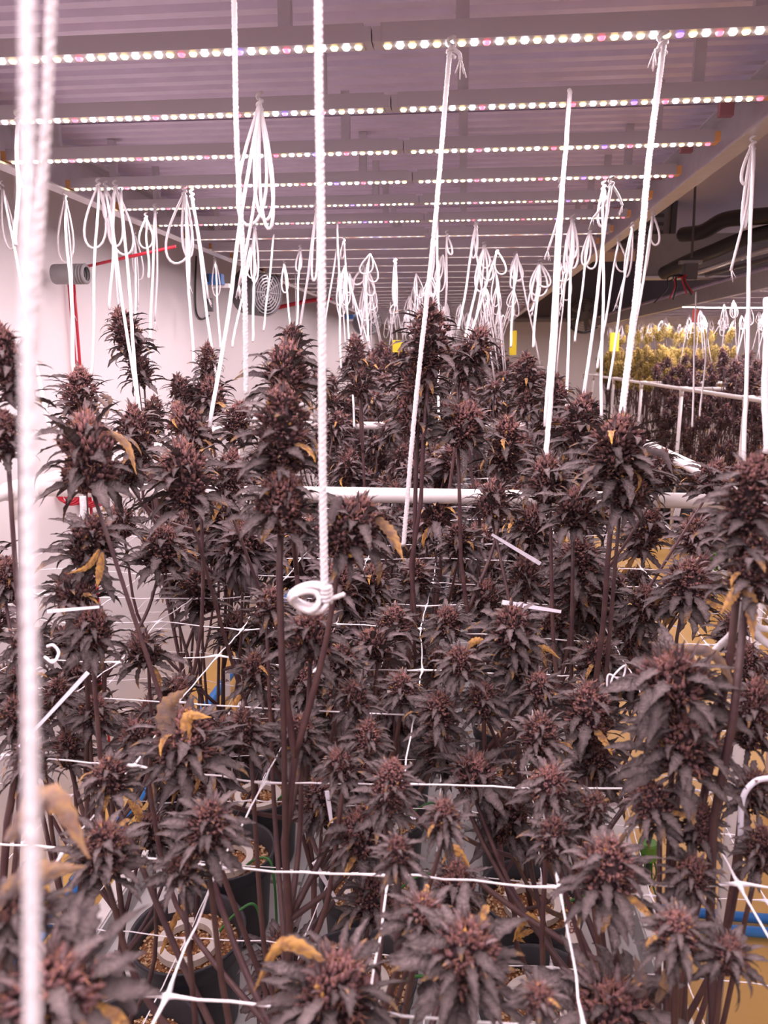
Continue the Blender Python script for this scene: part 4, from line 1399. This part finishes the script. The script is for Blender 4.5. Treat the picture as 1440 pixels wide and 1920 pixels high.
# green drip manifolds
def manifold(label, c, s):
    t = thing('drip_manifold', label, 'manifold', c)
    part('cap', MB().add(*lathe([(0.001, 0.5 * s), (0.42 * s, 0.5 * s), (0.5 * s, 0.42 * s), (0.5 * s, 0.05 * s), (0.44 * s, 0.0), (0.46 * s, -0.4 * s), (0.3 * s, -0.5 * s), (0.001, -0.5 * s)], 10, c)), M['greencap'], t, smooth=False)
    for i in range(6):
        a = i * PI / 3
        e = np.array([math.cos(a), math.sin(a), 0]) * 0.3 * s
        part('spaghetti_tube', MB().add(*tube(spline([c + e + [0, 0, -0.4 * s], c + e * 1.5 + [0, 0, -1.5 * s], c + e * 1.2 + [0.02 * (i - 3), 0, -3.2 * s]], 6), 0.0032, 6)), M['green'], t)
    part('stake', MB().add(*tube([(c[0], c[1], 0.0), c], 0.007, 8)), M['black'], t)
    return t


manifold('green faceted drip manifold with thin tubes over the yellow aisle floor', at_x(1215, 1595, 0.60), 0.062)
manifold('green capped drip manifold far out on the aisle side', at_z(1330, 1050, 0.32), 0.15)
manifold('small green capped manifold just under the crossbar by pots', at_z(1205, 945, 0.30), 0.13)

t = thing('utility_box', 'low beige cabinet standing in the aisle behind the white post', 'cabinet', (1.42, 2.75, 0))
part('body', MB().box((1.42, 2.75, 0.34), (0.34, 0.5, 0.66)), M['beige'], t, smooth=False)
part('lid', MB().box((1.42, 2.75, 0.685), (0.37, 0.53, 0.03)), M['traylip'], t, smooth=False)

# ------------------------------------------------------------------ things on the wall, far wall and ceiling
c = at_x(128, 514, WX + 0.10)
t = thing('duct_fan', 'round grey duct fan with ribbed end on the wall above two red pipes', 'fan', c)
s = 0.034
part('body', MB().add(*lathe([(0.001, -1.1), (0.95, -1.1), (1.0, -1.0), (1.0, 0.55), (0.96, 0.6), (0.001, 0.6)], 28)), M['grey'], t)
for i in range(4):
    part('rib', MB().add(*lathe([(0.7, 0.6 + i * 0.22), (0.98, 0.62 + i * 0.22), (1.02, 0.7 + i * 0.22), (0.98, 0.78 + i * 0.22), (0.7, 0.8 + i * 0.22)], 28)), M['grey'], t)
part('bracket', MB().box((0, 1.2, -0.6), (0.5, 0.6, 0.5)), M['dark'], t, smooth=False)
for ch in t.children:          # these were written around the origin: lay the axis along the wall-to-room direction
    me = ch.data
    n = len(me.vertices)
    co = np.empty(n * 3, dtype=np.float32)
    me.vertices.foreach_get('co', co)
    co = (co.reshape(-1, 3) + np.array(t.location, dtype=np.float32)) * s
    co = co[:, [2, 1, 0]] * np.array([1.35, 1, 1])
    me.vertices.foreach_set('co', np.ascontiguousarray(co).ravel())
    me.update()


def round_fan(label, c, R, axis, mat_):
    t = thing('wall_fan', label, 'fan', c)
    Rm = frame_from(np.array(axis))

    def put(name, V, Fc, m):
        part(name, MB().add(np.asarray(V) @ Rm.T + c, Fc), m, t)
    put('shroud', *lathe([(R * 0.86, -0.10), (R, -0.10), (R * 1.03, -0.05), (R * 1.03, 0.05), (R, 0.06), (R * 0.95, 0.04), (R * 0.95, -0.08)], 30), M['dark'])
    put('motor', *lathe([(0.001, 0.02), (R * 0.25, 0.02), (R * 0.3, -0.05), (0.001, -0.06)], 16), M[mat_])
    for i in range(6):
        R_ = R * (0.2 + 0.14 * i)
        put('grille_ring', *lathe([(R_ - 0.003, 0.05), (R_ + 0.003, 0.05), (R_ + 0.003, 0.056), (R_ - 0.003, 0.056), (R_ - 0.003, 0.05)], 26), M[mat_])
    for i in range(12):
        a = i * PI / 6
        e = np.array([math.cos(a), math.sin(a), 0])
        put('grille_wire', *tube([e * R * 0.15 + [0, 0, 0.054], e * R * 0.97 + [0, 0, 0.05]], 0.004, 5), M[mat_])
    for i in range(5):
        a = i * 2 * PI / 5
        e = np.array([math.cos(a), math.sin(a), 0])
        f = np.array([-math.sin(a), math.cos(a), 0])
        q = [e * R * 0.2 - f * R * 0.1 + [0, 0, -0.02], e * R * 0.85 - f * R * 0.22 + [0, 0, -0.03], e * R * 0.85 + f * R * 0.2 + [0, 0, 0.01], e * R * 0.2 + f * R * 0.1 + [0, 0, 0.01]]
        q = np.array(q + [v + np.array([0, 0, 0.004]) for v in q])
        put('blade', q, [[0, 1, 2], [0, 2, 3], [4, 6, 5], [4, 7, 6], [0, 5, 1], [0, 4, 5], [1, 6, 2], [1, 5, 6], [2, 7, 3], [2, 6, 7], [3, 4, 0], [3, 7, 4]], M['grey'])
    return t


round_fan('round mesh wall fan hung under the wall-side rack edge', at(487, 548, 4.3), 0.125, (0.88, -0.47, -0.1), 'grey')
round_fan('smaller dark wall fan farther along behind the cords', at(690, 604, 7.5), 0.12, (0.6, -0.8, 0.0), 'grey')
round_fan('round grey fan on the dark bulkhead across the aisle', at(1096, 592, 12.0), 0.27, (-0.2, -1, 0), 'grey')
t = thing('control_box', 'small blue device box on a white bracket by the wall', 'box', at(404, 524, 3.8))
part('case', MB().box(at(404, 524, 3.8), (0.075, 0.05, 0.05)), M['bluebox'], t, smooth=False)
part('bracket', MB().box(at(414, 536, 3.85), (0.09, 0.03, 0.02)), M['pvc'], t, smooth=False)
part('socket', MB().box(at(388, 522, 3.78), (0.02, 0.04, 0.035)), M['black'], t, smooth=False)
t = thing('wall_sensor', 'small dark sensor hanging below the blue box', 'sensor', at(394, 570, 3.9))
part('case', MB().box(at(394, 572, 3.9), (0.028, 0.02, 0.065)), M['dark'], t, smooth=False)
part('lens', MB().box(at(394, 564, 3.885), (0.014, 0.012, 0.014)), M['grey'], t, smooth=False)
hose('black_cable', 'thin black cable looping down the wall beside the blue box', 'cable', [at_x(368 + a_, b_, WX + 0.01) for a_, b_ in ((0, 480), (-2, 545), (0, 585), (10, 598), (24, 592))], 0.005, M['black'])
t = thing('control_box', 'tiny blue box farther along the wall by the second fan', 'box', at(655, 594, 7.5))
part('case', MB().box(at(655, 594, 7.5), (0.08, 0.05, 0.04)), M['bluebox'], t, smooth=False)
part('bracket', MB().box(at(660, 600, 7.52), (0.10, 0.03, 0.02)), M['pvc'], t, smooth=False)

for px, py, wpx, hpx, d, lab in ((556, 625, 18, 18, 4.2, 'small yellow sticky card beside the tall near cola'), (745, 649, 18, 22, 5.5, 'yellow sticky card among far cords before the back wall'),
                                 (962, 643, 13, 45, 6.5, 'tall narrow yellow sticky card hanging from a cord'), (1152, 641, 17, 34, 10.3, 'bright yellow sticky card before the yellow-green plants')):
    c = at(px, py, d)
    t = thing('sticky_card', lab, 'card', c)
    part('card', MB().box(c, (pxm(wpx, d), 0.002, pxm(hpx, d)), rz=0.1), M['yellow'], t, smooth=False)
    part('wire', MB().add(*tube([c + [0, 0, pxm(hpx, d) * 0.48], [c[0], c[1], ZS + 0.1]], 0.0015, 5)), M['cord'], t)

c = at(1303, 592, 5.0)
t = thing('red_tag', 'small red hanging tag before the far lamp rack', 'tag', c)
part('plate', MB().box(c, (pxm(11, 5), 0.004, pxm(24, 5)), rz=0.2), M['redtag'], t, smooth=False)
part('loop', MB().add(*tube([c + [0, 0, 0.03], c + [0, 0, 0.12]], 0.003, 5)), M['redtag'], t)
hose('light_tube', 'thin glowing white tube lamp across the far rack', 'lamp', [at(1280, 576, 5.2), at(1360, 577, 5.2), at(1460, 577, 5.2)], 0.003, M['led_w'])

# ceiling equipment over the aisle
c = at(1165, 430, 8.0)
t = thing('air_handler', 'hanging grey air handler under the ceiling past the edge beam', 'air handler', c)
part('case', MB().box(c, (0.85, 0.6, 0.46)), M['grey'], t, smooth=False)
part('side_frame', MB().box(c + np.array([0.44, -0.1, 0]), (0.05, 0.5, 0.52)), M['dark'], t, smooth=False)
for i in range(5):
    part('louvre', MB().box(c + np.array([0, -0.31, -0.16 + 0.08 * i]), (0.7, 0.02, 0.03)), M['dark'], t, smooth=False)
part('drip_pan', MB().box(c + np.array([0.1, 0, -0.26]), (1.2, 0.8, 0.03)), M['beige'], t, smooth=False)
hose('air_duct', 'black flexible duct sweeping across the ceiling, upper of two', 'duct', [at(1490, 400, 4.6), at(1420, 406, 4.7), at(1360, 412, 4.9), at(1318, 434, 5.1), at(1280, 440, 5.3)], 0.05, M['black'])
hose('air_duct', 'black flexible duct sweeping down across the ceiling, lower of two', 'duct', [at(1490, 425, 4.6), at(1400, 446, 4.8), at(1340, 470, 5.0), at(1290, 490, 5.3), at(1245, 512, 5.6)], 0.048, M['black'])
hose('steel_pipe', 'thin pale conduit running beneath the lower black duct', 'pipe', [at(1490, 455, 4.5), at(1400, 480, 4.8), at(1310, 510, 5.2)], 0.018, M['alu'])
hose('steel_pipe', 'second thin conduit beneath the lower black duct', 'pipe', [at(1490, 472, 4.5), at(1400, 496, 4.8), at(1325, 516, 5.2)], 0.014, M['dark'])
hose('threaded_rod', 'thin dark threaded rod hanging from the ceiling', 'rod', [at(1304, 340, 5.0), at(1301, 410, 5.0), at(1297, 482, 5.0)], 0.008, M['dark'])
c = at(1293, 510, 5.0)
t = thing('junction_box', 'dark junction box with loose wires on the threaded rod', 'box', c)
part('case', MB().box(c, (0.08, 0.08, 0.10)), M['dark'], t, smooth=False)
part('clamp', MB().box(c + np.array([0, 0, 0.06]), (0.14, 0.05, 0.02)), M['grey'], t, smooth=False)
for i, (e, m_) in enumerate((((1250, 530), 'black'), ((1226, 568), 'black'), ((1256, 560), 'red'), ((1262, 562), 'black'), ((1288, 552), 'red'), ((1297, 553), 'black'), ((1300, 550), 'red'))):
    pts = spline([c + [0, 0, -0.03], at(1280 - (1290 - e[0]) * 0.4, 516 + 3 * (i % 3), 4.95), at((e[0] + 1275) / 2, (e[1] + 515) / 2, 4.95), at(*e, 4.95)], 6)
    part('wire', MB().add(*tube(pts, 0.005, 5)), M[m_], t)
t = thing('service_beam', 'grey boxed beam crossing above the far lamp rack', 'beam', (3.2, 6.8, 2.62))
part('fascia', MB().box((3.2, 6.8, 2.60), (3.6, 0.12, 0.34)), M['grey'], t, smooth=False)
part('cover_plate', MB().box((2.75, 6.735, 2.60), (0.22, 0.012, 0.20)), M['beige'], t, smooth=False)
part('flange', MB().box((3.2, 6.78, 2.43), (3.6, 0.2, 0.015)), M['alu'], t, smooth=False)
